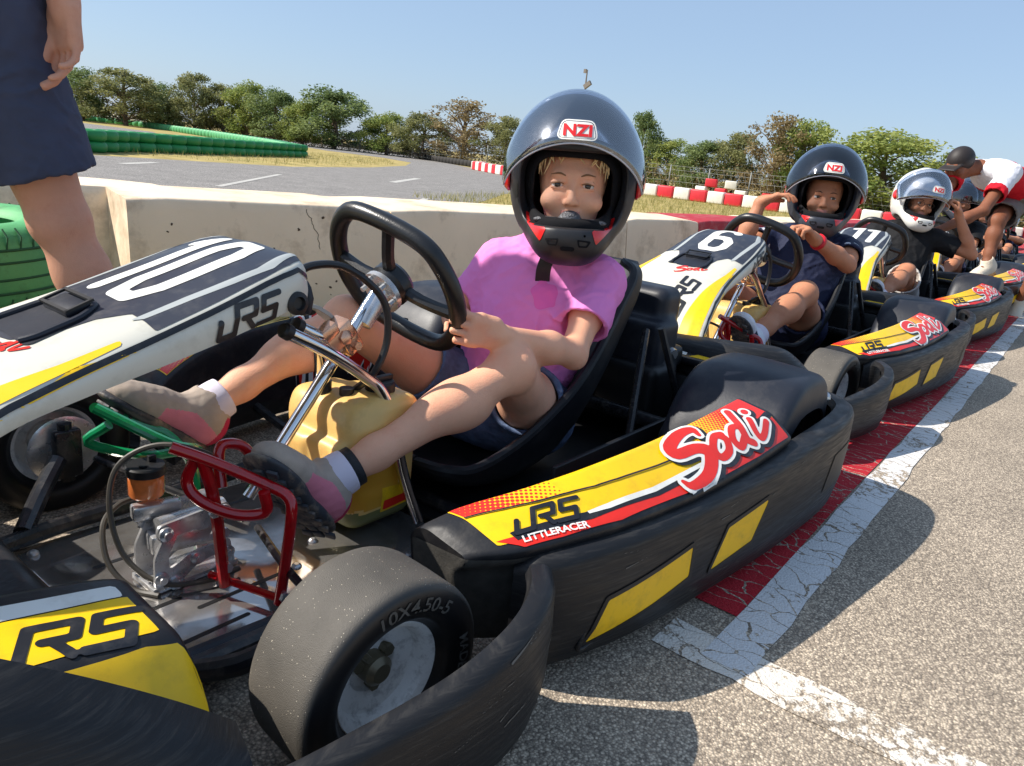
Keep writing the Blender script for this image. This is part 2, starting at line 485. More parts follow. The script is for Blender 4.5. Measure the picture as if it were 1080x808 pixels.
def tyre_mat():
    m = bpy.data.materials.new('tyre_rubber'); m.use_nodes = True; nt = m.node_tree; N = nt.nodes; L = nt.links; b = N['Principled BSDF']
    tc = N.new('ShaderNodeTexCoord')
    n = N.new('ShaderNodeTexNoise'); n.inputs['Scale'].default_value = 900; n.inputs['Detail'].default_value = 3; L.new(tc.outputs['Object'], n.inputs['Vector'])
    g = N.new('ShaderNodeTexNoise'); g.inputs['Scale'].default_value = 9; g.inputs['Detail'].default_value = 5; L.new(tc.outputs['Object'], g.inputs['Vector'])
    v = N.new('ShaderNodeTexVoronoi'); v.inputs['Scale'].default_value = 300; L.new(tc.outputs['Object'], v.inputs['Vector'])
    # tread (large radius) greyer with grit, sidewall darker
    at = N.new('ShaderNodeAttribute'); at.attribute_name = 'tread'
    c1 = N.new('ShaderNodeMix'); c1.data_type = 'RGBA'; c1.inputs[6].default_value = srgb(20, 20, 22); c1.inputs[7].default_value = srgb(84, 79, 72)
    L.new(at.outputs['Fac'], c1.inputs[0])
    r = N.new('ShaderNodeMapRange'); r.inputs[1].default_value = .35; r.inputs[2].default_value = .7; r.inputs[3].default_value = .7; r.inputs[4].default_value = 1.25
    L.new(g.outputs['Fac'], r.inputs[0])
    s = N.new('ShaderNodeVectorMath'); s.operation = 'SCALE'; L.new(c1.outputs[2], s.inputs[0]); L.new(r.outputs[0], s.inputs['Scale'])
    lt = N.new('ShaderNodeMath'); lt.operation = 'LESS_THAN'; lt.inputs[1].default_value = .16; L.new(v.outputs['Distance'], lt.inputs[0])
    ml = N.new('ShaderNodeMath'); ml.operation = 'MULTIPLY'; L.new(lt.outputs[0], ml.inputs[0]); L.new(at.outputs['Fac'], ml.inputs[1])
    rn = N.new('ShaderNodeSeparateColor'); L.new(v.outputs['Color'], rn.inputs[0])
    gt = N.new('ShaderNodeMath'); gt.operation = 'GREATER_THAN'; gt.inputs[1].default_value = .80; L.new(rn.outputs[0], gt.inputs[0])
    m2 = N.new('ShaderNodeMath'); m2.operation = 'MULTIPLY'; L.new(ml.outputs[0], m2.inputs[0]); L.new(gt.outputs[0], m2.inputs[1])
    c2 = N.new('ShaderNodeMix'); c2.data_type = 'RGBA'; c2.inputs[7].default_value = srgb(190, 180, 160); L.new(s.outputs[0], c2.inputs[6]); L.new(m2.outputs[0], c2.inputs[0])
    L.new(c2.outputs[2], b.inputs['Base Color'])
    rr = N.new('ShaderNodeMapRange'); rr.inputs[3].default_value = .38; rr.inputs[4].default_value = .62; L.new(at.outputs['Fac'], rr.inputs[0]); L.new(rr.outputs[0], b.inputs['Roughness'])
    bp = N.new('ShaderNodeBump'); bp.inputs['Distance'].default_value = .0009
    L.new(at.outputs['Fac'], bp.inputs['Strength']); L.new(n.outputs['Fac'], bp.inputs['Height']); L.new(bp.outputs[0], b.inputs['Normal'])
    return m
TYRE = tyre_mat()

def halftone(name, ca, cb, axis=0, x0=-1.4, x1=-1.1, scale=140.):
    """sticker that fades from ca to cb through a dot screen (printed on it)"""
    m = bpy.data.materials.new(name); m.use_nodes = True; nt = m.node_tree; N = nt.nodes; L = nt.links; b = N['Principled BSDF']
    b.inputs['Roughness'].default_value = .36
    tc = N.new('ShaderNodeTexCoord'); sp = N.new('ShaderNodeSeparateXYZ'); L.new(tc.outputs['Object'], sp.inputs[0])
    mr = N.new('ShaderNodeMapRange'); mr.inputs[1].default_value = x0; mr.inputs[2].default_value = x1; mr.inputs[3].default_value = 0; mr.inputs[4].default_value = .012*0+1
    L.new(sp.outputs[axis], mr.inputs[0])
    mp = N.new('ShaderNodeMapping'); mp.inputs['Rotation'].default_value = (0, 0, .78); mp.inputs['Scale'].default_value = (scale, scale, 0)
    L.new(tc.outputs['Object'], mp.inputs[0])
    fr = N.new('ShaderNodeVectorMath'); fr.operation = 'FRACTION'; L.new(mp.outputs[0], fr.inputs[0])
    sb = N.new('ShaderNodeVectorMath'); sb.operation = 'DISTANCE'; sb.inputs[1].default_value = (.5, .5, 0); L.new(fr.outputs[0], sb.inputs[0])
    th = N.new('ShaderNodeMath'); th.operation = 'MULTIPLY'; th.inputs[1].default_value = .75; L.new(mr.outputs[0], th.inputs[0])
    lt = N.new('ShaderNodeMath'); lt.operation = 'LESS_THAN'; L.new(sb.outputs['Value'], lt.inputs[0]); L.new(th.outputs[0], lt.inputs[1])
    mx = N.new('ShaderNodeMix'); mx.data_type = 'RGBA'; mx.inputs[6].default_value = ca; mx.inputs[7].default_value = cb
    L.new(lt.outputs[0], mx.inputs[0]); L.new(mx.outputs[2], b.inputs['Base Color'])
    return m
SCR = mat('scratch_marks', srgb(98, 95, 90), .7)
DUST = mat('dusty_black_plastic', srgb(66, 63, 58), .8, bump=.2, bscale=200, var=.25, vscale=60)
KBASE = (-.95, 0, 0)
HT_F = halftone('front_dot_fade', srgb(246, 196, 8), srgb(222, 40, 26), 0, -.92+.95, -.70+.95)
HT_R = halftone('rear_dot_fade', srgb(246, 196, 8), srgb(222, 40, 26), 0, -1.12+.95, -1.38+.95)

def wheel(par, c, R, W, rimr, side, steer=0., near=True):
    """side=+1: outer face towards +y"""
    ax = rot('Z', steer)@A([0, side, 0.]); c = A(c, dtype=float); w = W/2
    wh = mesh_obj('wheel', *lathe([(rimr*.98, -w*.62), (rimr*1.02, -w*.66), (rimr*.93, -w*.60), (rimr*.86, -w*.2), (rimr*.84, w*.15), (rimr*.52, w*.02), (rimr*.5, -w*.1),
        (.001, -w*.1), (.001, w*.0), (rimr*.42, w*.0), (rimr*.46, w*.12), (rimr*.80, w*.24), (rimr*.84, w*.45), (rimr*.90, w*.58), (rimr*1.0, w*.66), (rimr*1.03, w*.62), (rimr*1.0, w*.58),
        (rimr*.92, w*.5), (rimr*.9, -.5*w)], c, ax, 56), RIMM, par, auto=40)
    wh.name = 'wheel'
    prof = []
    for r, h in [(rimr*.98, w*.55), (rimr*1.02, w*.66), (rimr*1.10, w*.74), (rimr*1.12, w*.80), (rimr+.25*(R-rimr), w*.93), (rimr+.5*(R-rimr), w*1.0), (rimr+.72*(R-rimr), w*1.0), (rimr+.86*(R-rimr), w*.96), (R*.985, w*.87), (R*.998, w*.74), (R, w*.5), (R*1.004, 0)]:
        prof.append((r, h))
    full = prof+[(r, -h) for r, h in prof[::-1][1:]]
    V, F = lathe(full, c, ax, 72)
    t = mesh_obj('tyre', V, F, TYRE, wh)
    # parent of sub-part shares the kart's base, so keep coordinates consistent
    tr = A([1. if np.linalg.norm((A(v)-c)-((A(v)-c)@ax)*ax) > R*.975 else 0. for v in V])
    at = t.data.attributes.new('tread', 'FLOAT', 'POINT'); at.data.foreach_set('value', tr.astype(np.float32))
    # hub bolts, valve, hub
    u, v2, a = frame_from(ax); mb = MB()
    mb.add(*lathe([(.001, 0), (.019, 0), (.019, .02), (.012, .026), (.001, .026)], c+ax*w*.0, ax, 20, False))
    for k in range(3):
        th = k*2.094+.6; p = c+(math.cos(th)*u+math.sin(th)*v2)*rimr*.36
        mb.add(*lathe([(.001, 0), (.008, 0), (.008, .012), (.001, .012)], p, ax, 6, False))
    p = c+(math.cos(2.2)*u+math.sin(2.2)*v2)*rimr*.66
    mb.add(*lathe([(.001, 0), (.005, 0), (.004, .03), (.001, .03)], p+ax*w*.1, ax, 10, False))
    mb.obj('hub', mat('hub_dull_steel', srgb(120, 112, 92), .4, .6), wh)
    if near:
        lab = MB()
        for txt, a0, rr, sz in (('10X4.50-5', 1.95, .80, .0165), ('MADE', .3, .80, .012), ('RENTAL', 4.2, .80, .014)):
            Vt, Ft = text2(txt, sz*1.5, 1.0, 0, .0003)
            r0 = rimr+(R-rimr)*.42; out = []
            # circle frame: upright seen from outside
            up = A([0, 0, 1.]); rt = np.cross(up, ax)
            for x, y in Vt:
                r = r0+y; th = a0-x/r0
                # height of the tyre side at this radius
                f = (r-rimr)/(R-rimr); hh = w*np.interp(f, [0, .25, .5, .72, .86], [.6, .93, 1.0, 1.0, .96])
                out.append(c+ax*(hh+.0012)+r*(math.cos(th)*rt+math.sin(th)*up))
            lab.add(out, Ft)
        lab.obj('tyre_lettering', TYMARK, wh, auto=None)
    for ch in wh.children: pass
    return wh

def side_pod(par, s, numbered=True):
    """near pod for s=+1, far pod mirrored"""
    secs0 = [(-.685, (.352, .212), (.385, .220), (.452, .208)), (-.70, (.365, .225), (.408, .230), (.470, .216)), (-.74, (.388, .243), (.437, .242), (.505, .222)), (-.82, (.43, .262), (.48, .254), (.54, .229)),
            (-.92, (.465, .279), (.518, .263), (.572, .233)), (-1.06, (.488, .290), (.545, .268), (.598, .237)), (-1.20, (.500, .297), (.566, .277), (.615, .243)),
            (-1.34, (.506, .304), (.582, .288), (.626, .252)), (-1.435, (.508, .308), (.59, .294), (.630, .258))]
    secs = [(x_, i_, (r_[0]-.010, r_[1]+.002), o_) for x_, i_, r_, o_ in secs0]
    S = []
    for x, i, r, o in secs:
        front = x > -.72
        xo = x-.035 if x > -.8 else x   # the bottom of the front face is set back
        k = [(x+.0, i[0]-.015, .10), (x, i[0]-.006, i[1]-.02), (x, i[0], i[1]), (x, r[0], r[1]), (x, o[0], o[1]), (x, o[0]-.008, o[1]-.022), (x, o[0]-.026, o[1]-.035), (x, o[0]-.03, .045), (x, i[0]+.01, .045)]
        k = roundpoly(k, [.004, .012, .02, .012, .010, .006, .01, .02, .01], 4, closed=True)
        k = A(k); 
        if x > -.75: k[:, 0] -= .05*(1-np.clip(k[:, 2]/.2, 0, 1))
        k[:, 1] *= s; S.append(k)
    V, F = loft(S, 5)
    if s < 0: F = [f[::-1] for f in F]
    pod = mesh_obj('side_pod', V, F, BLK, par, auto=42)
    bv = bvh_of(pod)
    X = A([-1, 0, 0]) if s > 0 else A([1, 0, 0]); 
    def put(name, pts, m, off, h=.0035, f=None):
        """pts given as (x, across t) with t measured across the pod top: plan-view y"""
        P = [((-(x) if s > 0 else x), y) for x, y in pts]
        # frame: X along reading direction, Y towards the inside (top of the letters)
        yy = A([0, -1, 0]) if s > 0 else A([0, 1, 0])
        P = [(a, -b) for a, b in P]
        bx = [min(p[0] for p in P)-.01, max(p[0] for p in P)+.01, min(p[1] for p in P)-.01, max(p[1] for p in P)+.01]
        fn = f or poly2(P)
        return decal(name, fn, bx, h, bv, (0, 0, .3), X, yy, off, m, pod)
    I = lambda x: np.interp(-x, [-q[0] for q in secs], [q[1][0] for q in secs])
    Rg = lambda x: np.interp(-x, [-q[0] for q in secs], [q[2][0] for q in secs])
    O = lambda x: np.interp(-x, [-q[0] for q in secs], [q[3][0] for q in secs])
    xs = np.linspace(-.72, -1.425, 16)
    band = lambda fa, fb, X0=xs: [(x, fa(x)) for x in X0]+[(x, fb(x)) for x in X0[::-1]]
    V2, F2 = march(lambda p: poly2([(.34, .05), (.50, .05), (.52, .21), (.35, .20)])(p), .33, .53, .04, .22, .006); V, F = project([(x*s if s > 0 else -x*s, z) for x, z in V2] if False else [((x if s > 0 else x)*1., z) for x, z in V2], F2, bv, (-.3, 0, 0), (0, 1, 0), (0, 0, 1), .0012, .6)
    if s > 0 and F: mesh_obj('dusty_front', V, F, DUST, pod)
    put('yellow_graphic', band(lambda x: I(x)+.004, lambda x: O(x)-.012), YEL, .0008)
    put('dot_graphic', band(lambda x: I(x)+.0045, lambda x: Rg(x)-.003, np.linspace(-.722, -.86, 6)), HT_F, .0013)
    put('dot_graphic', band(lambda x: I(x)+.0045, lambda x: Rg(x)-.003, np.linspace(-1.12, -1.424, 6)), HT_R, .0013)
    put('red_graphic', [(-.722, O(-.722)-.020), (-.80, O(-.8)-.021), (-1.0, O(-1.)-.024), (-1.15, O(-1.15)-.028), (-1.3, O(-1.3)-.034), (-1.424, O(-1.42)-.045)]+[(x, O(x)-.0055) for x in (-1.424, -1.3, -1.1, -.9, -.8, -.745)], RED, .0013)
    put('black_graphic', [(-.745, O(-.745)-.034), (-.80, O(-.80)-.0345), (-.86, O(-.86)-.031), (-1.0, O(-1.)-.026), (-1.15, O(-1.15)-.033), (-1.3, O(-1.3)-.043), (-1.424, O(-1.42)-.060), (-1.424, O(-1.42)-.045), (-1.3, O(-1.3)-.032), (-1.15, O(-1.15)-.024), (-1.0, O(-1.)-.019), (-.86, O(-.86)-.018), (-.745, O(-.745)-.018)], BLKS, .0017)
    put('white_graphic', [(-.862, O(-.862)-.031), (-.90, O(-.90)-.034), (-1.0, O(-1.)-.034), (-1.15, O(-1.15)-.039), (-1.15, O(-1.15)-.033), (-1.0, O(-1.)-.026), (-.90, O(-.90)-.026), (-.862, O(-.862)-.0265)], WHT, .0022)
    put('trim_line', [(x, Rg(x)-.0015) for x in xs]+[(x, Rg(x)+.0015) for x in xs[::-1]], BLKS, .0026, .0018)
    # logos
    def logo(name, L2, sc, org, ang, m, off, grow=0, h=.0022, sh=(0, 0), ysq=1.):
        fn0 = un(L2, grow); fn = lambda p: fn0(p*A([1, 1/ysq]))*min(1, ysq); ca, sa = math.cos(ang), math.sin(ang)
        X2 = X*ca+A([0, -s, 0])*sa; Y2 = A([0, -s, 0])*ca-X*sa
        return decal(name, lambda p: fn(p/sc)*sc, (-.35*sc, 3.9*sc, -.45*sc, 1.35*sc), h, bv, A([org[0], s*org[1], .3])+X2*sh[0]+Y2*sh[1], X2, Y2, off, m, pod)
    lx = -.752 if s > 0 else -.87
    logo('lettering', lrs(.115, .35), .036, (lx, .4815 if s > 0 else .535), -.40*s if s > 0 else .3, BLKS, .0030, h=.0014, ysq=.80)
    tdecal('small_lettering', 'LITTLERACER', .014, bv, (lx+.004*s, s*(.4975 if s > 0 else .548), .3), X*math.cos(.42*s)-A([0, -s, 0])*math.sin(.42*s), A([0, -s, 0]), .003, WHT, pod, 1.25, .0, .0004)
    sx = -1.065 if s > 0 else -1.41; sy = .574
    logo('script_logo', sodi(.108), .098, (sx, sy), -.10*s, BLKS, .0032, .09, .003, (.005, -.005), ysq=.70)
    logo('script_logo', sodi(.108), .098, (sx, sy), -.10*s, WHT, .0038, .065, .0026, ysq=.70)
    logo('script_logo', sodi(.108), .098, (sx, sy), -.10*s, RED, .0044, -.01, .0022, ysq=.70)
    return pod

SUR = [(-.745, .492, .19), (-.757, .52, .202), (-.80, .545, .207), (-.90, .577, .211), (-1.02, .600, .215), (-1.2, .624, .22), (-1.36, .642, .228), (-1.50, .653, .238), (-1.66, .660, .245), (-1.78, .652, .247), (-1.85, .625, .247), (-1.89, .575, .247), (-1.905, .50, .246), (-1.907, .40, .245)]
def band_sheet(path, z0, t=.006, lip=.022, zbot=None, s=1, su=6):
    P = A([(p[0], p[1]) for p in path], dtype=float); T = np.gradient(P, axis=0); T /= np.linalg.norm(T, axis=1, keepdims=True)
    Nn = np.stack([T[:, 1], -T[:, 0]], 1)   # outward for a path that runs rearwards on the +y side
    if Nn[len(P)//2][1] < 0: Nn = -Nn
    G = []
    for i, p in enumerate(path):
        zt = p[2]; zb = z0 if zbot is None else zbot[i]
        pr = [(-.03, zb), (-.016, zb-.004), (-.006, zb+.006), (.003, zb+.3*(zt-zb)), (.004, zb+.7*(zt-zb)), (.002, zt-.010), (-.001, zt-.003), (-.006, zt), (-lip, zt-.001), (-lip-.003, zt-.012)]
        G.append([(P[i][0]+Nn[i][0]*a, (P[i][1]+Nn[i][1]*a)*s, z) for a, z in pr])
    V, F = sheet(G, t, su, flip=(s > 0))
    return V, F

def build_kart(num, detailed=True):
    K = root('racing_kart', KBASE, 'x', 'go-kart', 'rental karts lined up along the red and white line')
    # --- chassis
    mb = MB()
    for s in (1, -1):
        mb.add(*tube([(-.16, .12*s, .055), (-.30, .20*s, .055), (-.45, .235*s, .055), (-.75, .245*s, .055), (-1.05, .27*s, .06), (-1.45, .30*s, .07), (-1.80, .30*s, .08)], .0145, 10, 5))
        mb.add(*tube([(-.40, .235*s, .06), (-.45, .30*s, .085), (-.50, .345*s, .125)], .015, 10, 4))
        mb.add(*tube([(-.52, .36*s, .075), (-.52, .36*s, .185)], .012, 10))
        mb.add(*box((-.52, .355*s, .13), (.022, .012, .045), bev=.004))
        mb.add(*tube([(-.66, .02*s, .085), (-.60, .18*s, .105), (-.56, .335*s, .115)], .0065, 8))
        mb.add(*tube([(-.98, .27*s, .06), (-.98, .50*s, .10)], .011, 8)); mb.add(*tube([(-1.38, .29*s, .07), (-1.38, .50*s, .12)], .011, 8))
        mb.add(*tube([(-.20, .16*s, .06), (-.10, .20*s, .10), (-.06, .2*s, .14)], .010, 8))
        # seat stays
        mb.add(*tube([(-1.42, .29*s, .07), (-1.50, .25*s, .22), (-1.60, .20*s, .36)], .0095, 8)); mb.add(*tube([(-1.76, .28*s, .08), (-1.66, .21*s, .36)], .0095, 8))
    mb.add(*tube([(-.30, -.20, .055), (-.30, .20, .055)], .0145, 10)); mb.add(*tube([(-1.0, -.26, .058), (-1.0, .26, .058)], .0145, 10)); mb.add(*tube([(-1.62, -.40, .135), (-1.62, .40, .135)], .0175, 12))
    mb.obj('chassis_frame', FRAME, K)
    # --- floor
    mb = MB(); mb.add(*box((-.665, .0, .036), (.285, .228, .003), bev=.002)); tray = mb.obj('floor_tray', ALU, K)
    bt = bvh_of(tray); mb = MB()
    for (x, y, a, l) in [(-.50, -.10, 0, .10), (-.55, .02, 0, .05), (-.47, .06, 0, .06), (-.58, .10, 0, .14), (-.70, .16, 0, .16), (-.5, .16, 0, .10), (-.72, -.16, 0, .12), (-.60, -.18, 0, .08)]:
        V2, F2 = march(un([seg2((-l/2, 0), (l/2, 0), .004)]), -l/2-.01, l/2+.01, -.01, .01, .002)
        mb.add(*project(V2, F2, bt, (x, y, .05), (1, 0, 0), (0, 1, 0), .0006))
    mb.obj('tray_slots', DARK, tray, auto=None)
    mb = MB()
    for x, y in [(-.40, -.20), (-.40, -.04), (-.40, .02), (-.41, .12), (-.42, .20), (-.60, .21), (-.8, .21), (-.62, -.21), (-.75, .05), (-.88, .2), (-.68, .1)]:
        mb.add(*lathe([(.001, 0), (.009, 0), (.008, .003), (.004, .006), (.001, .006)], (x, y, .039), (0, 0, 1), 12, False))
    mb.obj('tray_bolts', STEEL, tray)
    mb = MB(); mb.add(*box((-1.40, 0, .044), (.44, .30, .004), None, .002)); mb.add(*box((-1.47, .30, .11), (.36, .006, .06), None, .003)); mb.add(*box((-1.47, -.30, .11), (.36, .006, .06), None, .003)); mb.add(*box((-1.86, 0, .13), (.02, .30, .08), None, .01)); mb.obj('underbody', DARK, K)
    pr = [(rbox((-.185, 0, .105), (.145, .19, .045), .03), 0), (rbox((-.26, -.14, .14), (.06, .06, .04), .02), .02)]
    sdf_obj('nose_base', pr, .007, BLK, K, None, (-.40, -.24, .04), (-.02, .24, .22), 1)
    # --- nose fairing
    secs = [(-.694, .082, .515, .505, .466), (-.678, .104, .550, .539, .476), (-.650, .119, .557, .542, .482), (-.60, .129, .547, .528, .471), (-.52, .137, .520, .500, .451), (-.43, .141, .491, .470, .429), (-.35, .146, .465, .446, .411),
            (-.27, .156, .440, .421, .392), (-.18, .172, .402, .385, .352), (-.11, .185, .352, .335, .300), (-.07, .192, .295, .280, .245), (-.05, .195, .235, .225, .195)]
    G = []
    for x, w, zt, zc, zl in secs:
        half = [(w*.86, zl-.004), (w+.004, zl), (w+.008, (zl+zc)/2), (w+.002, zc-.006), (w-.004, zc), (w*.80, zc+.009), (w*.45, zt-.003), (0, zt)]
        full = half+[(-y, z) for y, z in half[::-1][1:]]
        G.append([(x, y, z) for y, z in full])
    V, F = sheet(G, .005, 5, flip=True)
    nose = mesh_obj('nose_fairing', V, F, WHN, K, auto=60)
    # closed rear lip
    mb = MB(); rr = [(p[0]-.004, p[1], p[2]) for p in G[0]]
    mb.add(*tube(rr, .007, 8)); 
    c0 = A(G[0]); ctr = c0.mean(0)-A([.012, 0, 0]); mb.add([*c0, ctr], [(i, i+1, len(c0)) for i in range(len(c0)-1)])
    mb.obj('nose_rear_cap', NAVY, nose, auto=50)
    bn = bvh_of(nose); XN = A([0, 1., 0]); YN = A([-1., 0, .2])
    W = lambda x: np.interp(-x, [-q[0] for q in secs[::-1]][::-1], [q[1] for q in secs[::-1]][::-1])
    W = lambda x: float(np.interp(x, [q[0] for q in secs], [q[1] for q in secs]))
    def nd(name, pts, m, off, h=.0035, f=None):
        P = [(y, -x) for x, y in pts]
        bx = [min(p[0] for p in P)-.01, max(p[0] for p in P)+.01, min(p[1] for p in P)-.01, max(p[1] for p in P)+.01]
        return decal(name, f or poly2(P), bx, h, bn, (0, 0, .5), (0, 1, 0), (-1, 0, 0), off, m, nose)
    xs = np.linspace(-.69, -.44, 12)
    fld = [(x, W(x)-.006) for x in xs]+[(-.435, .085), (-.40, .066), (-.345, .058), (-.318, .03), (-.312, 0), (-.318, -.03), (-.345, -.058), (-.40, -.066), (-.435, -.085)]+[(x, -W(x)+.006) for x in xs[::-1]]
    nd('dark_graphic', fld, NAVS, .0008)
    for q in (1, -1):
        nd('grey_graphic', [(-.685, q*(W(-.685)-.016)), (-.60, q*(W(-.60)-.026)), (-.50, q*.098), (-.425, q*.098), (-.44, q*.108), (-.50, q*.110), (-.56, q*.113), (-.62, q*.113), (-.685, q*(W(-.685)-.008))], GRYS, .0012)
        nd('yellow_graphic', [(-.40, q*(W(-.4)-.016)), (-.33, q*(W(-.33)-.020)), (-.22, q*(W(-.22)-.042)), (-.10, q*(W(-.1)-.066)), (-.06, q*(W(-.06)-.07)), (-.06, q*(W(-.06)-.006)), (-.12, q*(W(-.12)-.006)), (-.25, q*(W(-.25)-.006)), (-.40, q*(W(-.4)-.008))], YEL, .0010)
        # side skirt: black crease line, yellow flash and logo, projected from the side
        def sd(name, pts, m, off, f=None, h=.003, bx=None):
            P = [(-x*q, z) for x, z in pts]
            b2 = bx or [min(p[0] for p in P)-.01, max(p[0] for p in P)+.01, min(p[1] for p in P)-.01, max(p[1] for p in P)+.01]
            return decal(name, f or poly2(P), b2, h, bn, (0, .18*q, 0), (-q, 0, 0), (0, 0, 1), off, m, nose)
        Zc = lambda x: float(np.interp(x, [k[0] for k in secs], [k[3] for k in secs])); Zl = lambda x: float(np.interp(x, [k[0] for k in secs], [k[4] for k in secs]))
        xl = np.linspace(-.685, -.065, 22)
        sd('crease_line', [(x, Zc(x)-.002) for x in xl]+[(x, Zc(x)-.0085) for x in xl[::-1]], BLKS, .0012)
        sd('yellow_graphic', [(-.42, Zc(-.42)-.0095), (-.34, Zc(-.34)-.0095), (-.26, Zc(-.26)-.0095), (-.16, Zc(-.16)-.0095), (-.09, Zc(-.09)-.0095), (-.08, Zl(-.08)+.005), (-.16, Zl(-.16)+.006), (-.26, Zl(-.26)+.018), (-.34, Zl(-.34)+.036)], YEL, .0010)
        o = (-.517, .4555) if q > 0 else (-.625, .482)
        L2 = lrs(.12, .35); an = .21*q; fn = un(L2); sc = .034
        X2 = A([-q*math.cos(an), 0, math.sin(an)]); Y2 = A([q*math.sin(an), 0, math.cos(an)])
        decal('lettering', lambda p: fn(p/sc)*sc, (-.01, .14, -.01, .05), .0016, bn, A([o[0], .18*q, o[1]]), X2, Y2, .0016, BLKS, nose)
    # race number
    L2, wid = number(num, .12, 1.02); fn = un(L2); sc = .188; sxx = .088
    def fnum(p): q = np.stack([p[..., 0]/sxx, p[..., 1]/sc], -1); return fn(q*A([1, 1.35]), ) if False else fn2(p)
    PL = []; xo = 0
    for chh in num:
        for P in DIG[chh]: PL += stroke([((a_+xo)*sxx, b_*sc) for a_, b_ in P], .0122)
        xo += .80 if chh == '1' else 1.05
    tot = (xo-(.80 if num[-1] == '1' else 1.05)+(.34 if num[-1] == '1' else .6))*sxx
    fn2 = un(PL)
    decal('race_number', fn2, (-.03, .24, -.03, .24), .0025, bn, (-.452, -tot/2-.010, .55), (0, 1, 0), (-1, 0, 0), .0016, WHT, nose)
    # script and logo at the front of the panel
    fs = un(sodi(.10)); an = .30; sc2 = .030
    decal('script_logo', lambda p: fs(p/sc2)*sc2, (-.01, .12, -.02, .05), .0014, bn, (-.268, -.012, .5), (math.sin(-.5)*1., math.cos(.5), 0), (-math.cos(.5), -math.sin(.5), 0), .0013, RED, nose)
    fl = un(lrs(.12, .3)); sc3 = .050
    decal('lettering', lambda p: fl(p/sc3)*sc3, (-.01, .2, -.01, .07), .002, bn, (-.10, .10, .4), (-1, -.05, 0), (.05, -1, 0), .0013, BLKS, nose)
    # vent scoop
    mb = MB(); vent = poly2([(-.058, -.035), (.058, -.035), (.05, .022), (.035, .045), (-.035, .045), (-.05, .022)])
    nd2 = decal('vent_recess', lambda p: vent(p)-.008, (-.08, .08, -.06, .07), .004, bn, (-.365, 0, .5), (0, 1, 0), (-1, 0, 0), .0016, NAVY, nose)
    rp = roundpoly([(-.322, .05), (-.335, .056), (-.39, .052), (-.418, .032), (-.418, -.032), (-.39, -.052), (-.335, -.056), (-.322, -.05)], .01, 3)
    rz = lambda x: float(np.interp(x, [q[0] for q in secs], [q[2] for q in secs]))
    mb.add(*tube([(x, y, rz(x)+.001) for x, y in rp], .0045, 8)); 
    Vb, Fb = box((-.395, 0, rz(-.395)+.004), (.016, .034, .004), rot('Y', 22), .003); mb.add(Vb, Fb)
    mb.obj('vent_rim', NAVY, nose)
    mb = MB(); R0 = rot('Y', 22)
    for (dx, dy, hx, hy) in [(.016, 0, .0022, .038), (-.016, 0, .0022, .038), (0, .037, .018, .0022), (0, -.037, .018, .0022)]:
        mb.add(*box(A([-.395, 0, rz(-.395)+.0105])+R0@A([dx, dy, 0]), (hx, hy, .0016), R0))
    mb.obj('vent_grille', DARK, nose, smooth=False)
    mb = MB(); mb.add(*lathe([(.001, 0), (.017, 0), (.017, .006), (.010, .009), (.008, .004), (.001, .004)], (-.648, .126, .490), (0, 1, .1), 20, False)); mb.add(*lathe([(.001, 0), (.017, 0), (.017, .006), (.010, .009), (.001, .009)], (-.648, -.126, .490), (0, -1, .1), 20, False))
    mb.obj('nose_bolt', DARK, nose)
    mb = MB(); mb.add(*sheet([[(-.68, -.035, .470), (-.68, .035, .470)], [(-.77, -.022, .448), (-.77, .022, .448)], [(-.83, -.018, .405), (-.83, .018, .405)]], .006, 3)); mb.obj('nose_bracket', GRYS, nose, auto=40)
    # --- front bumper
    fb = [(.0, .0, .13), (-.005, .15, .13), (-.03, .28, .13), (-.09, .39, .135), (-.18, .475, .145), (-.30, .545, .155), (-.42, .578, .168), (-.52, .598, .182), (-.60, .602, .196), (-.66, .592, .206), (-.705, .572, .211), (-.742, .543, .211)]
    V, F = band_sheet(fb, .035, .007, .018, su=5)
    V2, F2 = band_sheet(fb, .035, .007, .018, s=-1, su=5)
    mb = MB(); mb.add(V, F); mb.add(V2, F2)
    fbm = mb.obj('front_bumper', BUM, K, auto=50)
    bb = bvh_of(fbm); rs = random.Random(8); P = []
    for i in range(40):
        x = rs.uniform(.34, .74); z = rs.uniform(.05, .20); l = rs.uniform(.01, .08); P.append(seg2((x, z), (x+l, z+rs.uniform(0, .018)), rs.uniform(.0003, .0014), .0002))
    decal('scratches', un(P), (.30, .76, .04, .22), .0014, bb, (0, .60, 0), (-1, 0, 0), (0, 0, 1), .0010, SCR, fbm)
    for s in (1, -1):
        G = [[(-.065, 0, .282), (-.02, 0, .272), (.012, 0, .15), (.010, 0, .06)], [(-.07, .15*s, .290), (-.025, .155*s, .280), (.006, .16*s, .15), (.004, .16*s, .06)], [(-.095, .29*s, .300), (-.055, .315*s, .290), (-.015, .325*s, .15), (-.02, .315*s, .06)],
             [(-.155, .385*s, .298), (-.125, .410*s, .286), (-.075, .43*s, .15), (-.08, .42*s, .06)], [(-.220, .425*s, .262), (-.198, .455*s, .248), (-.16, .485*s, .14), (-.165, .478*s, .06)],
             [(-.285, .448*s, .212), (-.265, .485*s, .200), (-.245, .522*s, .13), (-.25, .52*s, .06)], [(-.335, .462*s, .166), (-.325, .505*s, .158), (-.315, .548*s, .115), (-.32, .55*s, .06)]]
        G = [roundpoly(g, .02, 4) for g in G]
        V, F = sheet(G, .006, 5, flip=(s < 0)); mesh_obj('bumper_shell', V, F, BUM, fbm, auto=50)
        # yellow-marked fairing between nose and front wheel
        S = []
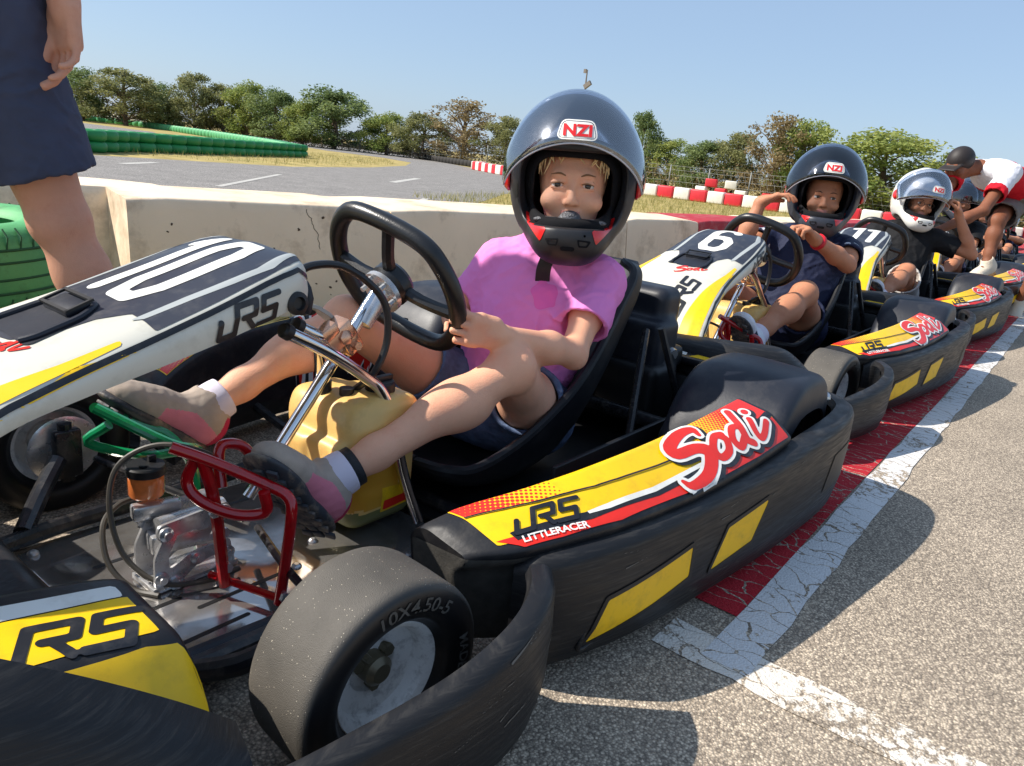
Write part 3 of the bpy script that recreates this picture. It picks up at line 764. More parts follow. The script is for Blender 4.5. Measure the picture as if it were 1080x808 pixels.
        for x, yi, zi, yr, zr, yo, zo in [(-.345, .245, .210, .365, .200, .425, .130), (-.330, .24, .232, .362, .222, .435, .135), (-.26, .225, .243, .36, .232, .45, .14), (-.16, .215, .255, .34, .242, .42, .14), (-.06, .21, .26, .28, .247, .35, .15)]:
            k = roundpoly([(x, yi, .07), (x, yi, zi), (x, yr, zr), (x, yo, zo), (x, yo-.02, .06)], [.004, .012, .016, .02, .004], 4, closed=True)
            k = A(k); k[:, 1] *= s; S.append(k)
        V, F = loft(S, 4)
        if s > 0: F = [f[::-1] for f in F]
        ff = mesh_obj('front_fairing', V, F, BLK, K, auto=42); bf = bvh_of(ff)
        XX = A([-1, 0, 0]) if s > 0 else A([1, 0, 0]); YY = A([0, -s, 0.])
        def fd(name, pts, m, off, h=.006):
            P = [((-x if s > 0 else x), -y) for x, y in pts]
            bx = [min(p[0] for p in P)-.01, max(p[0] for p in P)+.01, min(p[1] for p in P)-.01, max(p[1] for p in P)+.01]
            decal(name, poly2(P), bx, h, bf, (0, 0, .25), XX, YY, off, m, ff)
        fd('white_graphic', [(-.32, .262), (-.32, .285), (-.20, .27), (-.08, .255), (-.08, .235), (-.20, .245)], WHT, .0010)
        fd('yellow_graphic', [(-.322, .287), (-.322, .355), (-.20, .345), (-.08, .30), (-.08, .258), (-.20, .272)], YEL, .0008)
        sc = .048; fn = un(lrs(.12, .35)); ang = -.17*s
        X2 = XX*math.cos(ang)+YY*math.sin(ang); Y2 = YY*math.cos(ang)-XX*math.sin(ang)
        decal('lettering', lambda p: fn(p/sc)*sc, (-.01, .19, -.01, .07), .0022, bf, (-.165 if s > 0 else -.31, s*.335, .25), X2, Y2, .0016, BLKS, ff)
        # outer yellow face
        P = [(-.332, .208), (-.342, .175), (-.332, .146), (-.29, .140), (-.15, .15), (-.06, .20), (-.06, .236), (-.20, .228), (-.30, .218)]
        P = [((-x if s > 0 else x), z) for x, z in P]
        bx = [min(p[0] for p in P)-.01, max(p[0] for p in P)+.01, .08, .25]; f0 = poly2(P)
        decal('yellow_graphic', lambda p: f0(p)-.004, bx, .006, bf, (0, s*.42, 0), XX, (0, 0, 1), .0008, YEL, ff)
    # --- side pods, surrounds, fenders
    for s in (1, -1):
        side_pod(K, s)
        V, F = band_sheet(SUR, .035, .008, .030, s=s, su=6)
        sur = mesh_obj('side_bumper', V, F, BUM, K, auto=50); bs = bvh_of(sur)
        XX = A([-1, 0, 0]) if s > 0 else A([1, 0, 0])
        def win(name, pts, m, off, grow=0, inner=None):
            P = [((-x if s > 0 else x), z) for x, z in pts]; f0 = poly2(P)
            bx = [min(p[0] for p in P)-.03, max(p[0] for p in P)+.03, min(p[1] for p in P)-.03, max(p[1] for p in P)+.03]
            fn = (lambda p: f0(p)-grow) if inner is None else (lambda p: np.maximum(f0(p)-grow, -(f0(p)-inner)))
            return decal(name, fn, bx, .004, bs, (0, s*.66, 0), XX, (0, 0, 1), off, m, sur)
        for w in ([(-.835, .062), (-.862, .128), (-1.05, .160), (-1.055, .105)], [(-1.125, .092), (-1.160, .162), (-1.300, .178), (-1.262, .105)]):
            win('yellow_inset', w, YELP, .0012); win('inset_frame', w, DARK, .0020, .008, .0)
            P = [((x), z) for x, z in w]; c = A(P).mean(0)
            y_at = lambda x: float(np.interp(-x, [-q[0] for q in SUR[1:11]], [q[1] for q in SUR[1:11]]))
            ring = [(c[0]+(x-c[0])*1.14, (y_at(x)+.0045)*s, c[1]+(z-c[1])*1.24) for x, z in P]
            ring = roundpoly(ring, .015, 4, closed=True); V, F = tube(ring, .0042, 8, closed=True); mesh_obj('inset_rim', V, F, BUM, sur)
        win('rear_slot', [(-1.60, .105), (-1.635, .185), (-1.77, .19), (-1.755, .105)], DARK, .0014)
        ring = [(x, (float(np.interp(-x, [-q[0] for q in SUR[1:11]], [q[1] for q in SUR[1:11]]))+.004)*s, z) for x, z in [(-1.59, .095), (-1.63, .195), (-1.785, .20), (-1.765, .095)]]
        V, F = tube(roundpoly(ring, .015, 4, closed=True), .004, 8, closed=True); mesh_obj('slot_rim', V, F, BUM, sur)
        mb = MB()
        for x, z in [(-.80, .175), (-.83, .06), (-1.10, .19), (-1.36, .20), (-1.42, .12), (-1.31, .10)]:
            y = (float(np.interp(-x, [-q[0] for q in SUR[1:11]], [q[1] for q in SUR[1:11]]))+.006)*s
            mb.add(*lathe([(.001, -.002), (.008, -.002), (.008, .001), (.005, .002), (.004, .0), (.001, .0)], (x, y, z), (0, s, 0), 14, False))
        mb.obj('bumper_screws', DARK, sur)
        if s > 0:
            rs = random.Random(21); P = []
            for i in range(46):
                x = rs.uniform(-1.82, -.80); z = rs.choice((rs.uniform(.05, .20), rs.uniform(.17, .235), rs.uniform(.045, .08))); l = rs.uniform(.008, .075); P.append(seg2((-x, z), (-x+l, z+rs.uniform(-.006, .010)), rs.uniform(.0002, .0012), .0001))
            decal('scratches', un(P), (.80, 1.90, .04, .24), .0014, bs, (0, .66, 0), XX, (0, 0, 1), .0010, SCR, sur)
        # rear fender over the tyre
        prof = [(-1.425, .13), (-1.445, .20), (-1.49, .275), (-1.545, .318), (-1.60, .332), (-1.70, .330), (-1.755, .310), (-1.785, .265), (-1.79, .20)]
        prof = catmull(prof, 4); G = []
        for y, dz, sc in [(.345, -.10, .86), (.352, -.03, .96), (.375, -.004, 1.), (.42, .004, 1.), (.50, .004, 1.), (.560, 0, 1.), (.583, -.004, .995), (.594, -.02, .97), (.598, -.07, .90)]:
            G.append([(-1.61+(x+1.61)*sc, y*s, z+dz*(1 if z > .2 else .5)) for x, z in prof])
        V, F = sheet(G, .005, 3, flip=(s > 0)); fe = mesh_obj('rear_fender', V, F, NAVY, K, auto=55)
        mb = MB(); mb.add(*lathe([(.001, 0), (.014, 0), (.014, .006), (.009, .010), (.001, .010)], (-1.80, .585*s, .262), (.3, .5*s, .8), 6, False)); mb.obj('fender_bolt', STEEL, fe)
    # rear bumper
    path = [(-1.907, .42, .245), (-1.912, .30, .243), (-1.915, .15, .242), (-1.915, 0, .242), (-1.915, -.15, .242), (-1.912, -.30, .243), (-1.907, -.42, .245)]
    G = []
    for x, y, zt in path:
        G.append([(x+.03, y, .06), (x, y, .055), (x-.004, y, .12), (x-.004, y, .2), (x, y, zt-.01), (x+.01, y, zt), (x+.03, y, zt-.002)])
    V, F = sheet(G, .007, 5, flip=True); rb_ = mesh_obj('rear_bumper', V, F, BUM, K, auto=50)
    mb = MB(); mb.add(*box((-1.872, .20, .250), (.034, .165, .010), None, .006)); mb.add(*box((-1.872, -.20, .250), (.034, .165, .010), None, .006)); rt = mb.obj('rear_step', BLK, rb_); brt = bvh_of(rt)
    for s in (1, -1):
        for a, b, m_ in ((.07, .15, YEL), (.16, .20, WHT), (.21, .33, YEL)):
            decal('yellow_graphic' if m_ is YEL else 'white_graphic', poly2([(a, -.018), (b, -.012), (b-.01, .018), (a+.01, .022)]), (a-.01, b+.01, -.03, .03), .003, brt, (-1.872, 0, .28), (0, s, 0), (-s, 0, 0), .0009, m_, rt)
    pr = [(rbox((-1.80, .0, .31), (.055, .17, .13), .03), 0), (rbox((-1.76, .11, .24), (.06, .08, .12), .02), .02), (cap((-1.84, .12, .38), (-1.78, .14, .18), .018), .01)]
    sdf_obj('engine_cover', pr, .006, NAVY, K, None, (-1.90, -.22, .12), (-1.66, .24, .46), 1)
    # --- wheels
    wheel(K, (-.525, .447, .128), .128, .118, .071, 1, -4)
    wheel(K, (-.525, -.447, .128), .128, .118, .071, -1, -4, near=False)
    wheel(K, (-1.615, .478, .136), .136, .185, .071, 1); wheel(K, (-1.615, -.478, .136), .136, .185, .071, -1, near=False)
    for s in (1, -1):   # brake-side disc faces seen inside the front wheels
        mb = MB(); mb.add(*lathe([(.02, -.003), (.055, -.003), (.062, .0), (.055, .003), (.02, .003)], (-.525, .380*s, .128), (0, 1, 0), 40)); mb.add(*lathe([(.001, -.02), (.022, -.02), (.022, .012), (.001, .012)], (-.525, .380*s, .128), (0, 1, 0), 20, False))
        mb.obj('front_hub', STEEL, K)
    # --- steering
    mb = MB(); mb.add(*tube([(-.655, 0, .135), (-.915, 0, .463)], .0115, 16)); mb.obj('steering_column', CHR, K)
    ax = A([-.86, 0, .50]); ax /= np.linalg.norm(ax)
    cen = A([-.962, 0, .482]); u = A([0, -1., 0]); w = np.cross(ax, u)  # w: up in the wheel's plane
    if w[2] < 0: w = -w
    an = math.radians(16); u2 = u*math.cos(an)+w*math.sin(an); w2 = w*math.cos(an)-u*math.sin(an)
    ring = [(-.065, .140), (.065, .140), (.118, .100), (.146, .02), (.136, -.07), (.075, -.132), (-.075, -.132), (-.136, -.07), (-.146, .02), (-.118, .100)]
    ring = [cen+u2*a*.98+w2*b*.90 for a, b in ring]
    V, F = tube(ring, .0165, 16, 7, closed=True); sw = mesh_obj('steering_wheel', V, F, RUB, K)
    mb = MB()
    for a, b in [(-.145, -.01), (.145, -.01), (0, .124), ]:
        p0 = cen-ax*.012; p1 = cen+u2*a+w2*b
        V, F = tube([p0+(p1-p0)*.1, p0+(p1-p0)*.5-ax*.006, p1-(p1-p0)*.03], [.014, .012, .012], 8, 3); mb.add(V, F)
    mb.add(*lathe([(.001, -.03), (.036, -.03), (.042, -.022), (.042, -.002), (.036, .006), (.001, .008)], cen, ax, 32, False)); mb.obj('spokes', RUB, sw)
    mb = MB(); mb.add(*lathe([(.001, -.006), (.042, -.006), (.042, .004), (.022, .007), (.017, .03), (.001, .03)], cen-ax*.038, ax, 32, False)); mb.add(*lathe([(.001, -.075), (.018, -.07), (.020, 0), (.001, 0)], cen-ax*.040, (-.62, 0, .78), 20, False))
    for k in range(6):
        th = k*1.047; p = cen-ax*.045+(math.cos(th)*u2+math.sin(th)*w2)*.033; mb.add(*lathe([(.001, -.012), (.005, -.012), (.005, 0), (.001, 0)], p, ax, 6, False))
    mb.obj('wheel_hub', STEEL, sw)
    # chrome hoops that carry the nose and the column clamp
    mb = MB()
    mb.add(*tube([(-.665, .085, .436), (-.74, .085, .395), (-.83, .08, .335), (-.862, .085, .305), (-.88, .10, .25), (-.89, .12, .16), (-.90, .16, .07)], .0105, 12, 6))
    mb.add(*tube([(-.715, .045, .430), (-.77, .04, .40), (-.81, -.03, .37), (-.86, -.085, .305), (-.89, -.12, .16), (-.90, -.16, .07)], .0105, 12, 6))
    mb.add(*tube([(-.76, .085, .385), (-.80, .03, .372), (-.81, -.03, .37)], .008, 10, 3))
    hoop = mb.obj('column_support', CHR, K)
    mb = MB(); mb.add(*lathe([(.001, 0), (.0125, 0), (.0125, .012), (.009, .016), (.001, .016)], (-.668, .085, .434), (.8, 0, .5), 16, False)); mb.add(*lathe([(.001, 0), (.0125, 0), (.0125, .012), (.001, .016)], (-.717, .045, .429), (.8, 0, .5), 16, False)); mb.obj('end_cap', DARK, hoop)
    mb = MB()
    for c, hh, a in [((-.795, .035, .405), (.030, .020, .018), 35), ((-.825, .02, .392), (.018, .028, .022), 35), ((-.77, .045, .415), (.018, .012, .012), 35)]:
        mb.add(*box(c, hh, rot('Y', a), .005))
    mb.add(*lathe([(.001, 0), (.013, 0), (.013, .004), (.007, .007), (.001, .007)], (-.80, .056, .405), (0, 1, .2), 6, False)); mb.add(*lathe([(.001, 0), (.008, 0), (.008, .008), (.001, .008)], (-.83, .048, .385), (0, 1, .1), 6, False))
    mb.obj('column_clamp', COP, hoop)
    mb = MB(); mb.add(*tube([(-.695, .03, .50), (-.74, .04, .525), (-.80, .055, .52), (-.86, .075, .47), (-.872, .08, .40), (-.85, .075, .34), (-.85, .02, .29)], .0065, 10, 7)); mb.add(*tube([(-.79, -.02, .43), (-.775, -.03, .47), (-.76, -.05, .50)], .007, 10, 3))
    mb.obj('control_cable', RUB, K)
    # --- tank
    pr = [(rbox((-.865, .010, .165), (.080, .100, .11), .035), 0), (rbox((-.885, .045, .25), (.055, .065, .045), .022), .03), (rbox((-.85, .0, .25), (.05, .09, .035), .02), .03), (rbox((-.79, .02, .16), (.035, .075, .065), .02), .015),
          (rbox((-.75, .045, .17), (.012, .035, .06), .01), .012, 's'), (rbox((-.84, .118, .185), (.05, .012, .055), .01), .012, 's')]
    V, F = nets(pr, .005, None, (-1., -.14, .03), (-.73, .15, .32)); V = relax(V, F, 2)
    fc = V[F].mean(axis=1); fmi = np.where(fc[:, 2] < .095, 2, np.where((fc[:, 2] < .215) & (fc[:, 2] > .10) & (np.abs(fc[:, 0]+.84) < .055) & (fc[:, 1] > .07), 1, 0))
    tank = mesh_obj('fuel_tank', V, F, TANKM, K, mats=[TANKM, TANKL, TANKG], fmat=fmi)
    mb = MB(); mb.add(*lathe([(.001, 0), (.026, 0), (.027, .006), (.027, .024), (.024, .028), (.001, .028)], (-.885, .055, .288), (0, 0, 1), 24, False)); mb.add(*box((-.885, .055, .318), (.026, .006, .006), None, .002))
    mb.add(*lathe([(.001, 0), (.013, 0), (.013, .022), (.001, .022)], (-.83, .03, .282), (0, 0, 1), 16, False)); mb.add(*lathe([(.001, 0), (.011, 0), (.011, .03), (.001, .03)], (-.815, -.01, .28), (0, 0, 1), 16, False)); mb.obj('tank_cap', DARK, tank)
    btk = bvh_of(tank)
    decal('warning_sticker', poly2([(-.035, -.02), (.045, -.016), (.04, .022), (-.03, .026)]), (-.05, .06, -.03, .04), .004, btk, (-.885, .12, .105), (-1, 0, 0), (0, 0, 1), .0008, YELP, tank)
    decal('warning_sticker', poly2([(-.03, -.016), (.04, -.012), (.036, .004), (-.027, .002)]), (-.05, .06, -.03, .04), .004, btk, (-.885, .12, .105), (-1, 0, 0), (0, 0, 1), .0014, RED, tank)
    # --- seat
    st = [(-.955, .150, .10, .085, .150), (-.975, .130, .145, .155, .150), (-1.03, .092, .170, .185, .150), (-1.15, .058, .182, .198, .185), (-1.28, .060, .185, .200, .245), (-1.38, .105, .185, .198, .302), (-1.47, .20, .182, .192, .365), (-1.55, .31, .178, .184, .425), (-1.62, .41, .17, .175, .472), (-1.66, .468, .155, .158, .497), (-1.685, .495, .135, .12, .510)]
    G = []
    for x, zc, w, we, ze in st:
        xe = x-.0; row = []
        back = max(0, (-x-1.30)/.4); xs_ = x+.10*back*0
        for t in np.linspace(-1, 1, 17):
            f = abs(t)**2.6; yy = math.sin(t*math.pi/2)*w*(1-f)+np.sign(t)*we*f
            z = zc+(ze-zc)*f; xx = x+(.10*min(back, 1.))*f
            row.append((xx, yy, z))
        G.append(row)
    V, F = sheet(G, .008, 5, flip=True); seat = mesh_obj('seat', V, F, SEATM, K, auto=60)
    mb = MB()
    Gs = catmull(A(G).reshape(len(G), -1), 4).reshape(-1, 17, 3)
    rimline = list(Gs[:, 0])+list(Gs[-1, 1:-1])+list(Gs[::-1, -1]); mb.add(*tube(rimline, .0105, 8)); mb.add(*tube(list(Gs[0]), .012, 8)); mb.obj('seat_rim', SEATM, seat)
    # --- engine and rear hardware
    pr = [(rbox((-1.72, -.10, .20), (.09, .12, .10), .03), 0), (rbox((-1.74, .12, .17), (.07, .09, .08), .02), .01), (rbox((-1.70, -.06, .33), (.05, .08, .05), .02), .01), (cap((-1.62, -.30, .2), (-1.70, -.28, .3), .045), .01), (rbox((-1.80, .12, .26), (.05, .08, .03), .015), .01)]
    sdf_obj('engine', pr, .008, DARK, K, None, (-1.92, -.40, .05), (-1.52, .28, .44), 1)
    mb = MB(); mb.add(*tube([(-1.78, .20, .27), (-1.80, .10, .29), (-1.82, -.10, .30), (-1.80, -.2, .24)], .018, 12, 4)); mb.obj('exhaust_pipe', STEEL, K)
    # --- pedals (green throttle under the right foot, red brake under the left)
    mb = MB()
    mb.add(*tube([(-.475, -.125, .292), (-.50, -.165, .272), (-.56, -.16, .235), (-.60, -.145, .21), (-.62, -.11, .16), (-.62, -.10, .06)], .0085, 10, 5))
    mb.add(*tube([(-.475, -.125, .292), (-.55, -.05, .24), (-.60, -.06, .215), (-.62, -.11, .17)], .0085, 10, 4)); mb.add(*tube([(-.50, -.14, .255), (-.48, -.17, .22), (-.54, -.12, .20), (-.59, -.10, .20)], .008, 10, 4))
    mb.add(*tube([(-.66, -.18, .05), (-.63, -.12, .14), (-.62, -.11, .18)], .008, 10, 3))
    mb.obj('throttle_pedal', GRNP, K)
    mb = MB()
    mb.add(*tube([(-.485, .075, .292), (-.53, .105, .268), (-.585, .16, .235), (-.600, .185, .220), (-.598, .193, .19), (-.592, .190, .12), (-.585, .187, .055)], .0085, 12, 6))
    mb.add(*tube([(-.515, .085, .272), (-.505, .08, .235), (-.515, .10, .21), (-.545, .14, .195), (-.575, .165, .20), (-.572, .165, .232)], .0085, 12, 6))
    mb.add(*tube([(-.555, .085, .215), (-.560, .070, .262), (-.575, .066, .272), (-.600, .075, .262), (-.615, .09, .225)], .0085, 12, 5))
    mb.add(*tube([(-.52, .095, .272), (-.535, .10, .20), (-.55, .10, .06)], .009, 10, 3))
    mb.add(*tube([(-.55, .06, .06), (-.59, .19, .06)], .006, 8))
    bp = mb.obj('brake_pedal', REDP, K)
    mb = MB()
    for p in [(-.548, .100, .15), (-.552, .102, .09), (-.585, .197, .07), (-.53, .105, .19)]: mb.add(*lathe([(.001, 0), (.008, 0), (.008, .006), (.001, .006)], p, (0, 1, .1), 6, False))
    mb.obj('pedal_bolts', STEEL, bp)
    # --- brake master cylinder with its reservoir
    mb = MB(); R1 = rot('Z', -12)
    def plate(pts, y, t):
        n = len(pts); V = [(x, y-t, z) for x, z in pts]+[(x, y+t, z) for x, z in pts]; F = [tuple(range(n)), tuple(range(n, 2*n))[::-1]]+[(i, n+i, n+(i+1) % n, (i+1) % n) for i in range(n)]
        return V, F
    for y in (-.03, .028):
        P = roundpoly([(-.485, .125), (-.485, .150), (-.60, .158), (-.605, .13), (-.56, .12), (-.545, .128)], .01, 4, closed=True); mb.add(*plate([(p[0], p[1]) for p in P], y, .0025))
        P = roundpoly([(-.478, .05), (-.478, .10), (-.50, .145), (-.515, .13), (-.50, .10), (-.50, .075), (-.53, .09), (-.60, .095), (-.61, .045), (-.58, .04), (-.575, .075), (-.54, .066), (-.51, .042)], .008, 4, closed=True); mb.add(*plate([(p[0], p[1]) for p in P], y+.003, .0025))
    mb.add(*box((-.545, 0, .105), (.055, .018, .016), R1, .006)); mb.add(*lathe([(.001, -.06), (.014, -.06), (.014, .05), (.001, .05)], (-.55, 0, .135), (1, .05, 0), 18, False))
    mb.add(*box((-.515, -.03, .148), (.035, .012, .012), R1, .004)); mb.add(*box((-.545, 0, .046), (.07, .034, .005), None, .002))
    mb.add(*tube([(-.60, .0, .11), (-.55, .07, .13)], .005, 8))
    for x, z in [(-.496, .137), (-.590, .145), (-.487, .065), (-.596, .07), (-.51, .05), (-.545, .08)]:
        mb.add(*lathe([(.001, 0), (.011, 0), (.011, .004), (.006, .006), (.006, .010), (.001, .010)], (x, .033, z), (0, 1, 0), 16, False)); mb.add(*lathe([(.001, -.01), (.006, -.01), (.006, .0), (.001, .0)], (x, -.031, z), (0, 1, 0), 12, False))
    mcy = mb.obj('brake_cylinder', STEEL, K)
    mb = MB(); rc = A([-.512, -.052, .165])
    mb.add(*lathe([(.001, 0), (.024, 0), (.026, .004), (.026, .036), (.001, .036)], rc, (0, 0, 1), 32, False)); fr = mb.obj('fluid_reservoir', FLUID, mcy)
    mb = MB(); mb.add(*lathe([(.001, 0), (.0285, 0), (.0290, .003), (.0290, .012), (.027, .0145), (.001, .0155)], rc+A([0, 0, .036]), (0, 0, 1), 36, False)); mb.add(*lathe([(.001, 0), (.006, 0), (.006, .002), (.001, .002)], rc+A([.008, .008, .0515]), (0, 0, 1), 12, False)); mb.add(*box(rc+A([-.012, -.005, .056]), (.006, .004, .005), None, .001)); mb.obj('reservoir_cap', DARK, fr)
    mb = MB(); mb.add(*tube([(-.59, .085, .215), (-.565, .03, .247), (-.52, -.03, .252), (-.475, -.06, .22), (-.455, -.05, .16), (-.46, -.02, .09), (-.49, .03, .055), (-.55, .06, .05), (-.60, .06, .05)], .0042, 8, 8))
    mb.add(*tube([(-.53, -.10, .14), (-.49, -.10, .135), (-.455, -.075, .12), (-.445, -.04, .075), (-.46, .0, .045), (-.48, .04, .043)], .0045, 8, 6)); mb.obj('brake_hose', mat('hose_rubber', srgb(70, 66, 60), .45), mcy)
    # floor cover by the near edge
    mb = MB(); mb.add(*tube([(-.40, .21, .055), (-.62, .232, .058), (-.9, .245, .06)], .013, 10, 3)); mb.obj('side_rail', NAVY, K)
    return K
# ---------------------------------------------------------------- people
def skin(name, col, dark):
    return mat(name, srgb(*col), .62, var=.05, vscale=30, sss=.08, bump=.25, bscale=420, rvar=.06, spec=.35, dirt=srgb(*dark), dirt_amt=.55, dscale=15)
SKIN_A = skin('skin_fair', (238, 176, 142), (222, 138, 110)); SKIN_B = skin('skin_tan', (190, 130, 98), (160, 96, 70)); SKIN_D = skin('skin_brown', (132, 82, 58), (98, 58, 42))
SKIN_C = skin('skin_light_tan', (214, 158, 130), (188, 124, 98))
EYEW = mat('eye_white', srgb(225, 220, 215), .15, coat=.5); IRIS = mat('eye_iris', srgb(34, 26, 20), .12, coat=.6); BROW = mat('brow_hair', srgb(136, 98, 66), .7); BROWD = mat('dark_brow_hair', srgb(70, 48, 36), .7)
LIPS = mat('lips', srgb(204, 130, 114), .5); HAIRB = mat('blond_hair', srgb(222, 192, 140), .5, var=.25, vscale=120, stretch=(1, 1, .1)); HAIRD = mat('dark_hair', srgb(36, 28, 26), .6)
def cloth(name, col, rough=.85, bump=.35, weave=900, **k): return mat(name, srgb(*col), rough, bump=bump, bscale=weave, spec=.2, **k)
PINK = cloth('pink_cotton', (240, 140, 206), var=.07, vscale=7); PINKD = mat('pink_print', srgb(240, 108, 184), .9); DENIM = cloth('denim', (92, 108, 138), var=.22, vscale=60, bump=.5, weave=500)
NAVYC = cloth('navy_polyester', (34, 40, 66), .6, var=.08); WHITEC = cloth('white_cotton', (226, 226, 232), var=.03); BLACKC = cloth('black_cotton', (26, 26, 28), .7); GREYC = cloth('grey_shorts', (122, 116, 112), var=.08)
DKSH = cloth('navy_twill', (70, 76, 96), .8, var=.08, vscale=20, bump=.4, weave=700); REDC = cloth('red_polyester', (205, 28, 44)); LILAC = cloth('lilac_cotton', (226, 186, 200)); STONE = cloth('stone_shorts', (196, 190, 184))
HELB = mat('helmet_matt_black', srgb(36, 36, 39), .46, rvar=.05); HELG = mat('helmet_dark_blue', srgb(50, 54, 64), .42); HELW = mat('helmet_white', srgb(228, 226, 218), .2, coat=.5, rvar=.04)
LINER = cloth('helmet_lining', (24, 24, 27), .9); HRED = mat('helmet_red', srgb(214, 30, 30), .3, coat=.4); HGRY = mat('breath_guard_mesh', srgb(92, 92, 96), .4, .3, bump=1., bscale=240, var=.7, vscale=260)
STRAP = mat('black_webbing', srgb(30, 30, 33), .6, bump=.4, bscale=500); SUEDE = cloth('suede_taupe', (178, 162, 148), var=.1, vscale=30); SHPINK = cloth('shoe_pink', (224, 132, 148), var=.06); SHRED = cloth('shoe_raspberry', (190, 50, 84)); SOLE = mat('shoe_sole', srgb(52, 54, 60), .6, bump=.3, bscale=90, dirt=srgb(160, 140, 118), dirt_amt=.8, dscale=28)
SOCK = cloth('sock', (226, 216, 228)); GUM = mat('gum_sole', srgb(206, 150, 84), .6); CREAM = cloth('cream_suede', (216, 204, 184)); WRIST = mat('red_wristband', srgb(206, 24, 40), .5)
LENS = mat('glasses_frame', srgb(40, 32, 30), .3)
def visor_mat(name, tint, a, r=.06):
    m = bpy.data.materials.new(name); m.use_nodes = True; nt = m.node_tree; N = nt.nodes; L = nt.links
    for n in list(N):
        if n.type != 'OUTPUT_MATERIAL': N.remove(n)
    out = [n for n in N][0]
    t = N.new('ShaderNodeBsdfTransparent'); t.inputs[0].default_value = tint
    g = N.new('ShaderNodeBsdfGlossy'); g.inputs['Roughness'].default_value = r; g.inputs['Color'].default_value = (.95, .97, 1, 1)
    f = N.new('ShaderNodeFresnel'); f.inputs[0].default_value = 1.5
    ad = N.new('ShaderNodeMath'); ad.operation = 'MULTIPLY_ADD'; ad.inputs[1].default_value = 1.0; ad.inputs[2].default_value = a; ad.use_clamp = True; L.new(f.outputs[0], ad.inputs[0])
    mx = N.new('ShaderNodeMixShader'); L.new(ad.outputs[0], mx.inputs[0]); L.new(t.outputs[0], mx.inputs[1]); L.new(g.outputs[0], mx.inputs[2]); L.new(mx.outputs[0], out.inputs[0])
    return m
VISOR = visor_mat('visor_clear', (.90, .92, .96, 1), .20, .08); VISORD = visor_mat('visor_smoke', (.62, .65, .70, 1), .04, .05)

def nrm(v): v = A(v, dtype=float); return v/np.linalg.norm(v)
def lerp(a, b, t): return A(a, dtype=float)*(1-t)+A(b, dtype=float)*t
def basis(f, up=(0, 0, 1)):
    f = nrm(f); u = A(up, dtype=float); u = nrm(u-f*u.dot(f)); l = np.cross(u, f); return np.stack([f, l, u], 1)   # columns: forward, left, up

def hand_prims(w, d, n, s, L=.15, curl=(35, 55, 40), spread=.06, thumb=(.55, .6, .35), rad=1.):
    """w wrist, d towards the knuckles, n where the palm faces, s towards the thumb. Returns sdf prims."""
    d = nrm(d); n = A(n, dtype=float); n = nrm(n-d*n.dot(d)); s0 = np.cross(n, d); s = s0 if s0.dot(A(s, dtype=float)) > 0 else -s0
    pl = L*.50; pw = L*.40; r = L*.052*rad; out = []
    R = np.stack([d, s, n], 1)
    out.append((cap(A(w)-d*L*.05, A(w)+d*pl*.25, L*.135, L*.14), .015))
    out.append((rbox(A(w)+d*pl*.52-n*L*.0, (pl*.50, pw*.5, L*.085), L*.075, R), .012))
    for i, (off, ln) in enumerate([(.42, .92), (.14, 1.0), (-.14, .93), (-.42, .74)]):
        p = A(w)+d*pl*(.96-.06*abs(i-1))+s*pw*off; a = 0; dd = nrm(d+s*spread*(1.5-i)); l = L*.5*ln; rr = r*(1.-.04*i)
        prev = p-d*L*.10
        out.append((cap(prev, p, rr*1.12, rr*1.12), .0035))
        for ph, (fr, cu) in enumerate(zip((.45, .30, .25), curl)):
            a += math.radians(cu+2*i); v = dd*math.cos(a)+n*math.sin(a); q = p+v*l*fr
            out.append((cap(p, q, rr*(1.04-.07*ph), rr*(.98-.07*ph)), .0012 if ph else .0025)); p = q
    b = A(w)+d*pl*.22+s*pw*.36; v = nrm(d*thumb[0]+s*thumb[1]+n*thumb[2]); p1 = b+v*L*.2
    out.append((cap(b, p1, r*1.6, r*1.3), .012)); v2 = nrm(v+d*.55+n*.35-s*.35); p2 = p1+v2*L*.17; out.append((cap(p1, p2, r*1.22, r*1.15), .004))
    v3 = nrm(v2+n*.3+d*.2-s*.2); out.append((cap(p2, p2+v3*L*.13, r*1.12, r*.95), .004))
    return out

